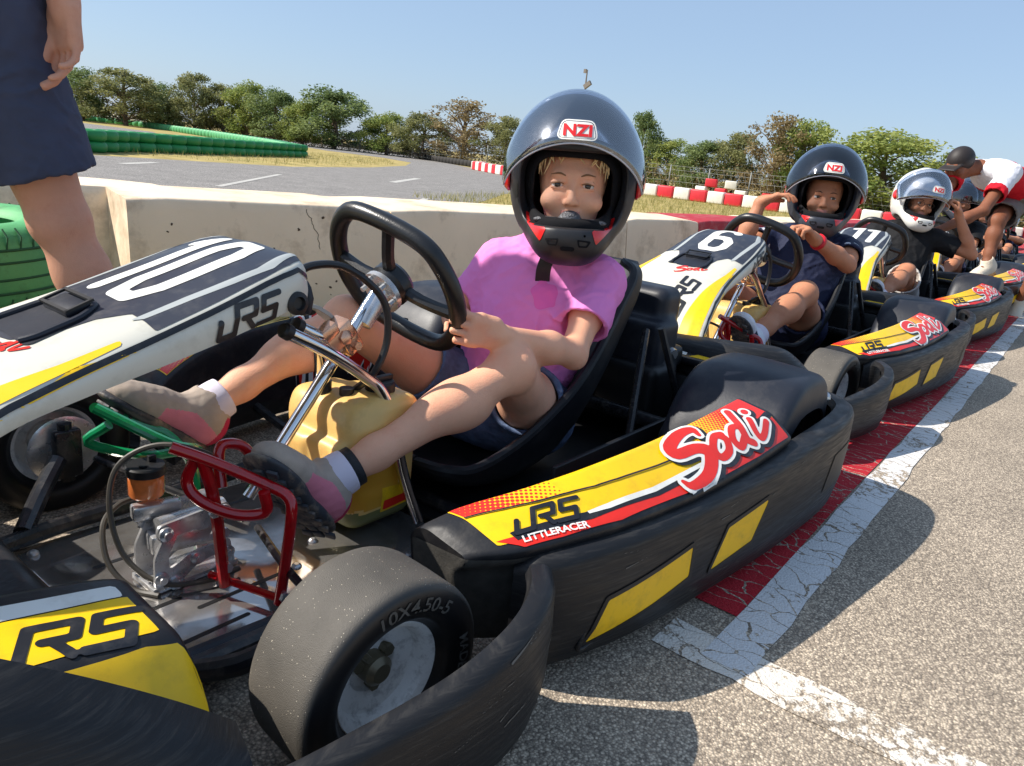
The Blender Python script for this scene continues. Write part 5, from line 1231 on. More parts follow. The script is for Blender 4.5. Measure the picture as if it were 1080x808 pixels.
def barrier_block(x0, x1, red, label, z=.45):
    g = .006; a = A([x0-g, fly(x0)]); b = A([x1+g, fly(x1)]); d = nrm(b-a); n = A([-d[1], d[0]]); n = n if n[1] < 0 else -n
    S = []
    for i, t in enumerate(np.linspace(0, 1, 9)):
        p = a+(b-a)*t; w = bw(p[0]); e = .018 if t in (0, 1) else 0
        prof = [(.0, -.02), (.012, .12), (.05, z-.03), (.058, z), (w*.5, z+.012), (w*.62, z+.004), (w-.05, z-.004), (w-.01, .12), (w, -.02)]
        prof = roundpoly(prof, [.001, .02, .05, .05, .02, .02, .05, .02, .001], 6)
        S.append([(p[0]+n[0]*(q[0] if not e else min(max(q[0], e), w-e)), p[1]+n[1]*(q[0] if not e else min(max(q[0], e), w-e)), q[1]-(e*.6 if q[1] > .3 else 0)) for q in prof])
    V, F = loft(S, 1); 
    o = mesh_obj('barrier_block', V, F, CRED if red else CONC, None, True, auto=50); rebase(o, ((a[0]+b[0])/2, (a[1]+b[1])/2, 0))
    tag(o, label, 'barrier', 'concrete barrier blocks beside the pit lane'); return o
o1 = barrier_block(-1.27, -2.32, False, 'dirty white concrete block at the left end of the near wall, cracked')
mb = MB(); bb1 = bvh_of(o1); rs = random.Random(11)
n1 = nrm([.21, .98, 0.])
for i in range(26):
    x, z = rs.uniform(-.45, .45), rs.uniform(.05, .40); r = rs.uniform(.0015, .005)
    V2, F2 = march(un([seg2((0, 0), (rs.uniform(-.006, .006), rs.uniform(-.004, .004)), r)]), -.014, .014, -.014, .014, .002)
    V, F = project(V2, F2, bb1, (-1.80+x, -1.50, z), (-1, .2, 0), (0, 0, 1), .0008, .4); mb.add(V, F)
P = [(0, 0)]; 
for i in range(16): P.append((P[-1][0]+rs.uniform(-.003, .012), P[-1][1]-rs.uniform(.004, .016)))
V2, F2 = march(un(stroke(P, .0014)), -.05, .2, -.25, .02, .002); V, F = project(V2, F2, bb1, (-1.93, -1.50, .43), (-1, .2, 0), (0, 0, 1), .0008, .4); mb.add(V, F)
mo = mb.obj('stains', SPOT, None, auto=None); mo['base'] = [0, 0, 0]; mo.parent = o1; mo.matrix_parent_inverse = Matrix.Translation(o1.location).inverted()
barrier_block(-2.32, -3.97, False, 'long dirty white concrete block behind the girl and her steering wheel')
barrier_block(-3.97, -4.80, False, 'short white concrete block just before the first red one')
seq = [(True, 'red painted concrete block behind the kart numbered 6'), (False, 'white concrete block beyond the red block behind kart number 6'), (True, 'red concrete block between the boy in navy and the white helmet'), (False, 'white concrete block behind the driver with the white helmet'), (True, 'second red concrete block from the far end, mostly hidden by drivers'),
       (False, 'far white concrete block behind the farthest drivers'), (True, 'red concrete block seen past the bending helper'), (False, 'white concrete block near the far end of the near wall'), (True, 'farthest red concrete block of the near wall')]
for i, (rd, lb) in enumerate(seq): barrier_block(fr[i+3][0], fr[i+4][0], rd, lb)
# the piece that turns away behind the standing adult
S = []
for (x, y) in [(-1.62, -1.78), (-1.52, -1.90), (-1.36, -1.98), (-1.10, -2.03), (-.6, -2.10), (.1, -2.20), (.9, -2.32)]:
    S.append([(x, y, -.02), (x, y-.005, .42), (x+.0, y-.03, .452), (x, y-.40, .456), (x, y-.44, .42), (x, y-.46, -.02)])
V, F = loft(S, 3); o = mesh_obj('barrier_block', V, F, CONC, None, True, auto=45); rebase(o, (-.5, -2.3, 0)); tag(o, 'narrower white concrete block set back behind the standing adult', 'barrier', 'concrete barrier blocks beside the pit lane')

# green painted tyres, stacked at the left
GT = mat('green_painted_rubber', srgb(84, 164, 98), .6, var=.15, vscale=9, bump=.2, bscale=80, dirt=srgb(34, 60, 40), dirt_amt=.6, dscale=18)
GTD = mat('green_painted_groove', srgb(34, 84, 48), .8); TIN = mat('tyre_inside', srgb(24, 26, 25), .8)
def big_tyre(c, label, R=.34, W=.215, ri=.20, tilt=0, seed=0):
    t = root('car_tyre', c, label, 'tyre', 'green painted tyres stacked behind the standing adult'); c = A(c); ax = rot('Y', tilt)@A([0, 0, 1.]); h = W/2
    prof = [(ri, -h*.75), (ri+.012, -h*.92), (ri+.05, -h*1.0), (R-.06, -h*1.0), (R-.02, -h*.9), (R, -h*.6), (R+.003, 0), (R, h*.6), (R-.02, h*.9), (R-.06, h*1.0), (ri+.05, h*1.0), (ri+.012, h*.92), (ri, h*.75)]
    cc = c+A([0, 0, h]); V, F = lathe(prof+[(ri+.015, h*.5), (R-.05, h*.5), (R-.03, 0), (R-.05, -h*.5), (ri+.015, -h*.5)], cc, ax, 80)
    mesh_obj('rubber', V, F, GT, t, auto=60)
    mb = MB(); u, w, a = frame_from(ax)
    for z in (-.045, -.012, .028, .058): mb.add(*tube([cc+a*z+(R+.0015)*(math.cos(q)*u+math.sin(q)*w) for q in np.linspace(0, 2*math.pi, 80, endpoint=False)], .0035, 5, closed=True))
    for k in range(64):
        q = 2*math.pi*k/64; p = lambda da, z, rr=R: cc+a*z+(rr+.001)*(math.cos(q+da)*u+math.sin(q+da)*w); mb.add(*tube([p(0, .06), p(.02, h*.80, R-.004), p(.03, h*.97, R-.026)], .0022, 4)); mb.add(*tube([p(0, -.06), p(-.02, -h*.80, R-.004)], .0022, 4))
    mb.obj('tread_grooves', GTD, t)
    return t
big_tyre((-.60, -1.34, .0), 'green painted car tyre at the bottom of the stack behind the adult'); big_tyre((-.61, -1.35, .216), 'green painted car tyre on top of the stack behind the adult', tilt=2)
big_tyre((-.16, -1.66, .0), 'lower green tyre partly hidden beside the nearer stack'); big_tyre((-.15, -1.64, .216), 'upper green tyre partly hidden beside the nearer stack')

# long tyre barriers out on the track
GB = mat('green_barrier', srgb(28, 128, 66), .5, var=.12, vscale=2); GBL = mat('pale_green_barrier', srgb(86, 168, 112), .55, var=.12, vscale=2); WB = mat('white_barrier', srgb(224, 220, 208), .6, var=.08); KB = mat('black_barrier_tyres', srgb(44, 40, 36), .8); RB = mat('red_plastic_block', srgb(206, 40, 52), .5, var=.06)
def path_pts(P, step):
    P = A(P, dtype=float); d = np.r_[0, np.cumsum(np.linalg.norm(np.diff(P, axis=0), axis=1))]; s = np.arange(step/2, d[-1], step)
    return [(np.interp(q, d, P[:, 0]), np.interp(q, d, P[:, 1])) for q in s], [(np.interp(q+.1, d, P[:, 0])-np.interp(q-.1, d, P[:, 0]), np.interp(q+.1, d, P[:, 1])-np.interp(q-.1, d, P[:, 1])) for q in s]
def tyre_wall(label, P, step, h, m, tiers=1, top=None):
    pts, ds = path_pts(P, step); t = root('tyre_barrier', (*P[0], 0), label, 'tyre barrier'); base = A([*P[0], 0]); first = {}
    for k in range(tiers):
        for i, (p, d) in enumerate(zip(pts, ds)):
            if len(t.children) >= 100: break
            mm = m if top is None or k == 0 else top
            if mm not in first:
                r = step*.52; hh = h/tiers; V, F = lathe([(.001, 0), (r*.86, 0), (r, hh*.2), (r*1.02, hh*.5), (r, hh*.8), (r*.86, hh*.98), (r*.5, hh*.98), (r*.42, hh*.8), (.001, hh*.8)], base, (0, 0, 1), 20, False)
                o = mesh_obj('tyre', V, F, mm, t, auto=50); first[mm] = o
            else: o = first[mm].copy(); COL.objects.link(o); o.parent = t
            o.location = (p[0]-base[0], p[1]-base[1], k*h/tiers)
    return t
tyre_wall('near green tyre barrier two tyres high on the grass island', [(-3.2, -12.0), (-5.2, -13.2), (-6.4, -13.95), (-7.8, -15.4), (-9.86, -16.6), (-12.4, -18.2), (-16.2, -20.7)], .60, .40, GB, 2)
tyre_wall('pale green tyre barrier running back from the end of the near one', [(-16.6, -21.6), (-20.0, -27.8), (-24.5, -39.5), (-27.5, -50), (-28.2, -55.5), (-26, -60)], .75, .38, GBL, 1)
tyre_wall('white tyre barrier above the green one at the far left', [(-36.5, -72), (-39, -80), (-42, -92), (-44, -104)], 1.1, .6, WB, 1)
tyre_wall('low black tyre barrier along the outside of the track', [(-30.9, -25.2), (-36, -34.3), (-41.7, -41.2), (-46.2, -50), (-49.4, -62.8), (-47.5, -71)], .62, .34, KB, 1)
# red and white plastic blocks
def rw_block():
    V, F = box((0, 0, .19), (.27, .17, .19), None, .05, 3); o = mesh_obj('track_block', V, F, WB, None, True, auto=50); o['base'] = [0, 0, 0]; return o
pts, ds = path_pts([(-30.2, -24.6), (-27.0, -22.4), (-24.6, -19.0), (-23.5, -17), (-22.9, -13), (-23.1, -8.7), (-23.3, -6.0), (-23.6, -3.6), (-24.3, -1.0), (-25.6, 1.6)], .57)
b0 = rw_block(); b1 = b0.copy(); b1.data = b0.data.copy(); b1.data.materials[0] = RB; COL.objects.link(b1); used = [0, 0]
for i, (p, d) in enumerate(zip(pts, ds)):
    k = i % 2; src = (b0, b1)[k]; o = src if not used[k] else src.copy()
    if used[k]: COL.objects.link(o)
    used[k] = 1; o.location = (p[0], p[1], 0); o.rotation_euler = (0, 0, math.atan2(d[1], d[0]))
    tag(o, ('red' if k else 'white')+' plastic block in the long low red and white row beyond the grass', 'track block', ('red' if k else 'white')+' plastic blocks of the row beyond the grass')
for i, (x, y, z, c) in enumerate([(-34.6, -14.6, 0, 0), (-34.8, -13.7, 0, 1), (-35.0, -12.8, 0, 0), (-34.7, -14.2, .385, 1), (-34.9, -13.3, .385, 0), (-35.3, -11.6, 0, 1), (-35.4, -10.9, 0, 0)]):
    o = (b0, b1)[c].copy(); COL.objects.link(o); o.location = (x, y, z); o.rotation_euler = (0, 0, 1.5+.1*i); tag(o, ('red' if c else 'white')+' plastic block heaped by the trees behind the fence', 'track block', ('red' if c else 'white')+' blocks heaped by the trees')

# ---------------------------------------------------------------- fence, mast, trees
FW = mat('galvanised_wire', srgb(130, 132, 128), .6, .4)
t = root('wire_fence', (-50, -60, 0), 'grey wire fence on thin posts running in front of the trees', 'fence')
P = [(-20, -72), (-26, -62), (-30, -52), (-33, -44), (-35, -36), (-34.4, -28), (-35.4, -22), (-36.0, -16.8), (-35.6, -12.8), (-35.0, -8.6), (-34.8, -3), (-36, 6)]
pts, ds = path_pts(P, 2.2); mb = MB()
for p in pts:
    V, F = tube([(p[0], p[1], 0), (p[0], p[1], 1.25)], .035, 6); mesh_obj('post', V, F, FW, t)
for z in (.15, .45, .75, 1.0, 1.2): mb.add(*tube([(p[0], p[1], z) for p in pts], .008, 4))
for (a, b) in zip(pts[:-1], pts[1:]):
    for k in range(6):
        x0, y0 = lerp(a, b, k/6), lerp(a, b, (k+1)/6); mb.add(*tube([(x0[0], x0[1], .15), (y0[0], y0[1], 1.2)], .006, 3, caps=False)); mb.add(*tube([(y0[0], y0[1], .15), (x0[0], x0[1], 1.2)], .006, 3, caps=False))
mb.obj('wire_mesh', FW, t, smooth=False)
mb = MB(); mb.add(*tube([(-57.9, -37.4, 0), (-57.9, -37.4, 8.6)], [.10, .06], 8)); mb.add(*box((-57.9, -37.2, 7.4), (.12, .35, .18), rot('X', 35))); mb.add(*box((-57.9, -37.6, 8.5), (.08, .12, .16)))
o = mb.obj('light_mast', mat('mast_grey', srgb(120, 112, 104), .7)); rebase(o, (-57.9, -37.4, 0)); tag(o, 'thin distant light mast rising above the girl\'s helmet', 'mast')

def leafm(name, a, b):
    m = bpy.data.materials.new(name); m.use_nodes = True; nt = m.node_tree; N = nt.nodes; L = nt.links; p = N['Principled BSDF']; p.inputs['Roughness'].default_value = .6; p.inputs['Specular IOR Level'].default_value = .25
    oi = N.new('ShaderNodeAttribute'); oi.attribute_name = 'tint'; cr = N.new('ShaderNodeValToRGB'); cr.color_ramp.elements[0].color = a; cr.color_ramp.elements[1].color = b; L.new(oi.outputs['Fac'], cr.inputs[0]); L.new(cr.outputs[0], p.inputs['Base Color'])
    tr = N.new('ShaderNodeBsdfTranslucent'); L.new(cr.outputs[0], tr.inputs[0]); mx = N.new('ShaderNodeMixShader'); mx.inputs[0].default_value = .42; L.new(p.outputs[0], mx.inputs[1]); L.new(tr.outputs[0], mx.inputs[2])
    L.new(mx.outputs[0], [n for n in N if n.type == 'OUTPUT_MATERIAL'][0].inputs[0]); return m
LM = {'d': leafm('leaf_dark', srgb(98, 118, 72), srgb(144, 156, 98)), 'l': leafm('leaf_light', srgb(112, 134, 68), srgb(170, 174, 98)), 'o': leafm('leaf_olive', srgb(112, 118, 74), srgb(158, 156, 104)), 'b': leafm('leaf_brown', srgb(124, 108, 76), srgb(166, 148, 108))}
BARK = mat('bark', srgb(108, 92, 76), .9, bump=.4, bscale=20)
def tree_mesh(kind, H, Wd, seed, n=46, per=62, sparse=False, ls=.062):
    rs = np.random.RandomState(seed); V = []; F = []; T = []
    mb = MB(); mb.add(*tube([(0, 0, 0), (.05, .02, H*.3), (-.04, .05, H*.62), (0, 0, H*.93)], [.09, .07, .045, .012], 8, 3))
    cl = []
    for i in range(n):
        z = H*(.10+.86*(i+.5)/n); e = math.sin(math.pi*min(1, max(.10, .16+.84*(z/H)**1.0)))**.55
        if sparse: e = .35+.65*math.sin(math.pi*(z/H)**1.3)
        a = rs.uniform(0, 6.28); rr = Wd*.5*e*math.sqrt(rs.uniform(.05, 1))*rs.uniform(.8, 1.12); c = A([rr*math.cos(a), rr*math.sin(a), z+rs.uniform(-.1, .1)*H*.4]); c[2] = max(.15, min(c[2], H*.97)); cl.append(c)
        if i % 2 == 0 or sparse: z0 = max(.2, c[2]-rr*.8); mb.add(*tube([(0, 0, z0*.92), (c[0]*.5, c[1]*.5, (z0+c[2])/2), tuple(c)], [.028, .018, .006], 5, 2, caps=False))
    for c in cl:
        R = rs.uniform(.26, .52)*(Wd/3)**.5*(.8 if sparse else 1); base = rs.uniform(.15, .85); k = int(per*(.55 if sparse else 1)*(R/.33)**1.5)
        for j in range(k):
            d = rs.normal(size=3); d /= np.linalg.norm(d); p = c+d*A([R, R, R*.8])*rs.uniform(.25, 1.1); s = ls*rs.uniform(.6, 1.3)
            u = rs.normal(size=3); u /= np.linalg.norm(u); v = np.cross(u, rs.normal(size=3)); v /= np.linalg.norm(v); q = len(V)
            V += [p-u*s, p+v*s*.55, p+u*s, p-v*s*.55]; F.append((q, q+1, q+2, q+3)); t = np.clip(base+rs.uniform(-.3, .3), 0, 1); T += [t]*4
    return mb, V, F, T
protos = {}
def tree(x, y, H, Wd, kind, label, seed=0):
    key = (kind, seed)
    if key not in protos:
        mb, V, F, T = tree_mesh(kind, 3.6, 3.0 if kind != 'b' else 2.8, 40+seed*7+ord(kind), sparse=(kind == 'b'), n=66 if kind != 'b' else 70, per=125)
        t = root('tree', (0, 0, 0), 'x', 'tree'); mb.obj('trunk', BARK, t); c = mesh_obj('crown', V, F, LM[kind], t, False)
        at = c.data.attributes.new('tint', 'FLOAT', 'POINT'); at.data.foreach_set('value', A(T, dtype=np.float32)); protos[key] = t
    else: t = copy_tree(protos[key])
    t.location = (x, y, 0); t.rotation_euler = (0, 0, (x*7.3+y*3.1) % 6.28); t.scale = (Wd/3.*1.42, Wd/3.*1.42, H/3.45*.96); t['label'] = label; t['category'] = 'tree'; t['group'] = 'trees behind the fence'
    return t
TR = [(-24.4,-56.0,3.3,2.7,'d','rounded dark tree right beside the standing adult\'s hand'),(-25.9,-53.1,3.6,3.9,'o','broad grey-green tree second from the left'),(-28.7,-54.0,3.0,2.6,'d','lower dark tree behind the near green tyre barrier, third from the left'),(-29.7,-51.1,4.0,2.5,'o','tall spiky tree with a pointed top at the left'),
 (-31.4,-50.1,3.4,2.8,'o','bushy tree just right of the spiky one'),(-31.7,-47.6,3.7,2.7,'l','lighter green tree in the middle of the left row'),(-32.1,-44.9,3.3,3.0,'d','dark dense tree above the end of the green barrier'),(-32.3,-42.2,2.8,2.2,'l','small yellow-green tree between two darker ones'),
 (-33.9,-41.0,3.7,4.3,'d','widest dark green tree left of the steering wheel'),(-35.2,-37.3,2.6,2.6,'l','low bright green shrub-like tree above the steering wheel'),(-35.5,-34.2,2.7,2.8,'o','low olive tree left of the big brown one'),(-35.7,-31.1,3.7,3.8,'b','big brown half-dry tree left of the girl\'s helmet'),
 (-35.9,-27.8,2.9,2.5,'o','olive tree touching the left edge of the girl\'s helmet'),(-37.3,-25.9,2.4,2.7,'o','tree hidden behind the left half of the girl\'s helmet'),(-37.2,-22.5,2.6,2.6,'o','tree hidden behind the right half of the girl\'s helmet'),(-38.5,-20.3,3.9,1.7,'d','tall thin dark tree at the right edge of the girl\'s helmet'),
 (-39.2,-18.9,2.6,2.4,'l','pale feathery tree right of the girl\'s helmet'),(-38.2,-16.4,2.6,2.4,'d','round green tree above the red and white blocks'),(-38.9,-14.9,3.1,2.3,'o','dull green tree left of the bare brown one'),(-37.7,-12.4,4.0,2.9,'b','tall half-bare brown tree above the boy\'s raised hand'),
 (-38.1,-11.1,3.8,2.6,'l','green tree behind the boy in the second kart'),(-40.5,-10.1,3.0,2.2,'o','small tree between the boy\'s helmet and the big round tree'),(-37.1,-7.3,3.5,4.3,'l','big round green tree between the black and the white helmet'),(-37.6,-4.6,2.9,1.8,'l','slim young tree above the white helmet'),
 (-39.8,-3.4,1.8,2.3,'o','low bush left of the bending helper\'s back'),(-41.9,-2.1,1.9,2.8,'l','low bush under the bending helper\'s chest'),(-42.0,-0.3,2.4,3.0,'o','bush behind the bending helper\'s legs'),(-23.5,-58.5,2.4,3.6,'d','dark tree behind the standing adult\'s hand'),(-22.1,-61.2,2.2,3.6,'o','tree hidden behind the standing adult')]
for i, (x, y, H, Wd, kd, lb) in enumerate(TR): tree(x*1.0, y*1.0, H, Wd, kd, lb, i % 2 if kd != 'b' else 0)
# undergrowth along the fence: nobody could count it
rs = np.random.RandomState(3); pts, ds = path_pts([(p[0]-1.6, p[1]-.5) for p in P], .22); V = []; F = []; T = []
for p in pts:
    Hh = rs.uniform(.5, 1.7)
    for j in range(64):
        c = A([p[0]+rs.normal()*.5, p[1]+rs.normal()*.5, rs.uniform(0, Hh)]); s = .07*rs.uniform(.6, 1.4); u = rs.normal(size=3); u[2] += .8; u /= np.linalg.norm(u); v = np.cross(u, rs.normal(size=3)); v /= np.linalg.norm(v); q = len(V)
        V += [c-u*s, c+v*s*.4, c+u*s, c-v*s*.4]; F.append((q, q+1, q+2, q+3)); T += [rs.uniform(0, 1)]*4
o = mesh_obj('undergrowth', V, F, LM['b'], None, False); at = o.data.attributes.new('tint', 'FLOAT', 'POINT'); at.data.foreach_set('value', A(T, dtype=np.float32)); tag(o, 'tangled brown and green undergrowth along the fence', kind='stuff')
# grass: tufts behind the barriers and at the foot of the wall
GRS = leafm('grass_blades', srgb(118, 122, 60), srgb(188, 174, 112)); V = []; F = []; T = []
def blade(x, y, h, z=0):
    a = rs.uniform(0, 6.28); lx, ly = rs.normal()*h*.35, rs.normal()*h*.35; w = h*.05; q = len(V); V.extend([(x-w*math.cos(a), y-w*math.sin(a), z), (x+w*math.cos(a), y+w*math.sin(a), z), (x+lx, y+ly, z+h)]); F.append((q, q+1, q+2)); T.extend([rs.uniform(0, 1)]*3)
for i in range(900):
    x = rs.uniform(-1.27, .2); blade(x, -1.62+rs.normal()*.06-(.25 if x > -.9 else 0)*0+(-.35-.9*(x+1.27) if x > -1.2 else 0)*.8, rs.uniform(.03, .12))
for i in range(500): x = -rs.uniform(1.3, 12); blade(x, fly(x)+.02+abs(rs.normal())*.02, rs.uniform(.02, .07))
for i in range(14000):
    x = -rs.uniform(8, 23); y0 = float(np.interp(-x, [8, 12, 16, 23], [-7.2, -8.7, -10.2, -11.8])); y = rs.uniform(y0, -2.0); blade(x, y, rs.uniform(.04, .13))
for i in range(9000):
    x = -rs.uniform(6, 28); y = rs.uniform(-26, -13.8)
    if y < -13.8-(-x-7)*.62+1.0 or True:
        lowy = float(np.interp(-x, [6, 10.6, 15.4, 20.5, 27], [-13.9, -13.9, -16.8, -20.7, -28.5])); 
        if y < lowy: blade(x, y, rs.uniform(.05, .14))
o = mesh_obj('grass', V, F, GRS, None, False); at = o.data.attributes.new('tint', 'FLOAT', 'POINT'); at.data.foreach_set('value', A(T, dtype=np.float32)); tag(o, 'dry grass and weeds beside the walls and track', kind='stuff')
EXPO = 0.45
CAMR = [[-0.615685, 0.164706, -0.770587], [0.780877, 0.258645, -0.568624], [0.105653, -0.951827, -0.287859]]
# ---------------------------------------------------------------- the row of karts
K1 = build_kart('10')
K1['label'] = 'nearest kart, white nose with number 10, the girl in pink sits in it'
def set_number(K, num):
    """give a copied kart a nose of its own with another number"""
    nose = [c for c in K.children if c.name.startswith('nose_fairing')][0]
    old = [c for c in nose.children if c.name.startswith('race_number')][0]; bpy.data.objects.remove(old)
    base = A(KBASE); V0 = [tuple(A(v.co)+base) for v in nose.data.vertices]; bn = BVHTree.FromPolygons(V0, [tuple(p.vertices) for p in nose.data.polygons])
    PL = []; xo = 0; sxx, sc = .118, .175
    for ch in num:
        for P in DIG[ch]: PL += stroke([((a+xo)*sxx, b*sc) for a, b in P], .0145)
        xo += .62 if ch == '1' else 1.05
    tot = (xo-(.62 if num[-1] == '1' else 1.05)+(.34 if num[-1] == '1' else .6))*sxx
    V2, F2 = march(un(PL), -.03, .26, -.03, .24, .003); V, F = project(V2, F2, bn, (-.47, -tot/2, .55), (0, 1, 0), (-1, 0, 0), .0016)
    mesh_obj('race_number', A(V)-base, F, WHT, None); o = bpy.context.scene.objects[-1] if False else COL.objects[-1]; o.parent = nose
for i, (num, lb) in enumerate([('6', 'second kart in the row with number 6 on its white nose'), ('11', 'third kart in the row, number 11, behind the boy in navy'), ('7', 'fourth kart, the bending helper\'s foot rests on it'), ('4', 'fifth kart in the row, behind the helper\'s front foot'), ('2', 'farthest kart of the row at the right edge')]):
    K = copy_tree(K1); K.location = (KBASE[0]-1.88*(i+1), .0, 0); K['label'] = lb; set_number(K, num)
# ---------------------------------------------------------------- the girl in the first kart
def to_cam(p): return nrm(A([0, 1.0, .72])-A(p))
HC = A([-1.395, .075, .655])
grip = A([-1.012, .128, .425])
J = dict(head=HC+to_cam(HC)*.006+A([0, 0, .010]), look=to_cam(HC)+A([0, 0, -.02]), up=(.02, -.03, 1), neck=(-1.425, .035, .525), shL=(-1.435, .150, .475), shR=(-1.375, -.085, .478),
         elL=(-1.285, .200, .345), wrL=(-1.062, .172, .404), elR=(-1.305, -.150, .345), wrR=(-1.135, .035, .372),
         hiL=(-1.335, .085, .165), hiR=(-1.28, -.085, .175), knL=(-1.085, .195, .340), anL=(-.728, .104, .176), toL=(-.64, .114, .283), knR=(-.985, -.165, .370), anR=(-.685, -.190, .228), toR=(-.58, -.188, .31),
         calfL=(.1, 0, -1), calfR=(.1, 0, -1), gaze=(1, 0, .02))
J['handL'] = ((1, -.30, .20), (-.2, -.95, .1), (0, 0, 1), .140, (30, 82, 62), .07, (.95, .15, .15), 1.08)
J['handR'] = ((1, .50, .12), (.1, -.3, 1), (-.3, 1, 0), .125, (30, 82, 62), .02, (.95, .15, .15), 1.15)
girl, Rb, Bh = body('person', J, SKIN_A, .0027, BROW, sc=.745, hs=1.05)
rebase(girl, (-1.30, 0, .08))
tag(girl, 'child in pink t-shirt and open-visor black helmet gripping the wheel of the nearest kart', 'person')
sh = shirt(girl, J, Rb, PINK, .80, .0034, .62, 1.12, -.02, .004, 1)
bsh = bvh_of(sh); fn = nrm(A([.8, .55, .25])); XX = nrm(np.cross([0, 0, 1], fn)); YY = np.cross(fn, XX)
fl = lambda p: vnoise(np.concatenate([p, p[..., :1]*0], -1), 90, 1)*.01+np.linalg.norm(p*A([1, .9]), axis=-1)-.026
decal('chest_print', fl, (-.07, .07, -.07, .07), .002, bsh, A([-1.40, .03, .42]), XX, YY, .001, PINKD, sh)
shorts(girl, J, DENIM, .80, .004, .40, 1.10, .0022, 3)
for q, u in (('L', (-.72, -.32, .55)), ('R', (-.62, 0, .78))):
    an, to = A(J['an'+q]), A(J['to'+q])
    shoe(girl, an, to, u, .225, (SUEDE, SOLE, (SHPINK, SHRED, SUEDE)), .0026, 1.0, True, J['kn'+q])
V, F = tube([lerp(J['anL'], J['knL'], .105), lerp(J['anL'], J['knL'], .150)], .0350, 24); mesh_obj('ankle_strap', V, F, STRAP, girl)
helmet(girl, HC+A([0, 0, .016]), J['look'], J['up'], HELB, VISOR, 54, 1.05, guard=True)
# blond fringe and the loose chin strap
mb = MB(); rs = random.Random(3)
for i in range(26):
    y = rs.choice((-1, 1))*rs.uniform(.044, .070) if i > 4 else rs.uniform(-.06, .06); z = .074+rs.uniform(-.004, .012)-abs(y)*.36; T = lambda x, yy, zz: A(J['head'])+Bh@A([x, yy, zz]); x = .076-abs(y)**2*5.0
    mb.add(*tube([T(x-.01, y, z+.02), T(x+.004, y+rs.uniform(-.006, .006), z+.004), T(x+.001, y+rs.uniform(-.010, .010), z-.010-(.012 if abs(y) > .05 else 0))], [.0022, .002, .0006], 5, 3))
mb.obj('hair', HAIRB, girl)
mb = MB(); sp = [(-1.318, .088, .535), (-1.312, .082, .50), (-1.330, .068, .455), (-1.322, .052, .41)]
G = [];
for x, y, z in catmull(sp, 6): G.append([(x-.010, y+.012, z), (x+.010, y-.012, z)])
V, F = sheet(G, .002, 1); mesh_obj('chin_strap', V, F, STRAP, girl, auto=30)
# ---------------------------------------------------------------- the other people
def shift(J, dx, dy=0):
    K = {}
    for k, v in J.items():
        if k in ('look', 'up', 'gaze') or k.startswith('hand') or k.startswith('calf'): K[k] = v
        else: K[k] = A(v, dtype=float)+A([dx, dy, 0])
    return K
def trainers(p, J, mats_, L, upL=(-.6, 0, .8), upR=(-.6, 0, .8), sock=True):
    for q, u in (('L', upL), ('R', upR)): shoe(p, J['an'+q], J['to'+q], u, L, mats_, .0035, 1., sock, J['kn'+q])
# boy in navy, second kart
J = dict(head=(-1.43, .05, .690), look=(.93, .36, -.02), up=(-.05, 0, 1), neck=(-1.475, .035, .545), shL=(-1.49, .175, .490), shR=(-1.42, -.135, .490), elL=(-1.335, .225, .455), wrL=(-1.135, .135, .545), elR=(-1.19, -.165, .485), wrR=(-1.235, -.135, .655),
         hiL=(-1.36, .095, .165), hiR=(-1.34, -.095, .165), knL=(-1.02, .175, .345), anL=(-.70, .125, .20), toL=(-.58, .12, .33), knR=(-.99, -.155, .345), anR=(-.68, -.18, .215), toR=(-.55, -.18, .33), calfL=(.1, 0, -1), calfR=(.1, 0, -1), gaze=(1, .2, 0))
J['handL'] = ((.75, -.45, .55), (.35, -.3, -.9), (-.4, -.9, 0), .155, (40, 65, 45), .04, (.7, .5, .3), 1.1)
J['handR'] = ((-.35, .75, .45), (-.1, .45, -.9), (-.9, .1, 0), .155, (18, 26, 22), .06, (.8, .5, .2), 1.1)
J = shift(J, -1.88)
boy, Rb, Bh = body('person', J, SKIN_B, .0045, BROWD, sc=.84); rebase(boy, (-3.22, 0, .08))
tag(boy, 'boy in navy shirt and black helmet with one hand at his visor in kart 6', 'person')
shirt(boy, J, Rb, NAVYC, .87, .005, .52, 1.12, .0, .004, 2, ()); shorts(boy, J, NAVYC, .86, .005, .42, 1.12, .003, 8)
mb = MB()
for q in 'LR':
    d = nrm(J['el'+q]-J['sh'+q]); e = lerp(J['sh'+q], J['el'+q], .30); V, F = tube([e, lerp(J['sh'+q], J['el'+q], .50)], .0605, 24, caps=False); mb.add(V, F)
mb.obj('sleeve_panel', WHITEC, boy)
trainers(boy, J, (WHITEC, SOLE, (NAVYC, WHITEC, WHITEC)), .235)
helmet(boy, A(J['head'])+A([0, 0, .015]), J['look'], J['up'], HELG, VISORD, 52, 1.10, bz=.102)
wd_ = nrm(J['wrL']-J['elL']); V, F = tube([J['wrL']-wd_*.035, J['wrL']-wd_*.020], .0315, 20); mesh_obj('wristband', V, F, WRIST, boy)
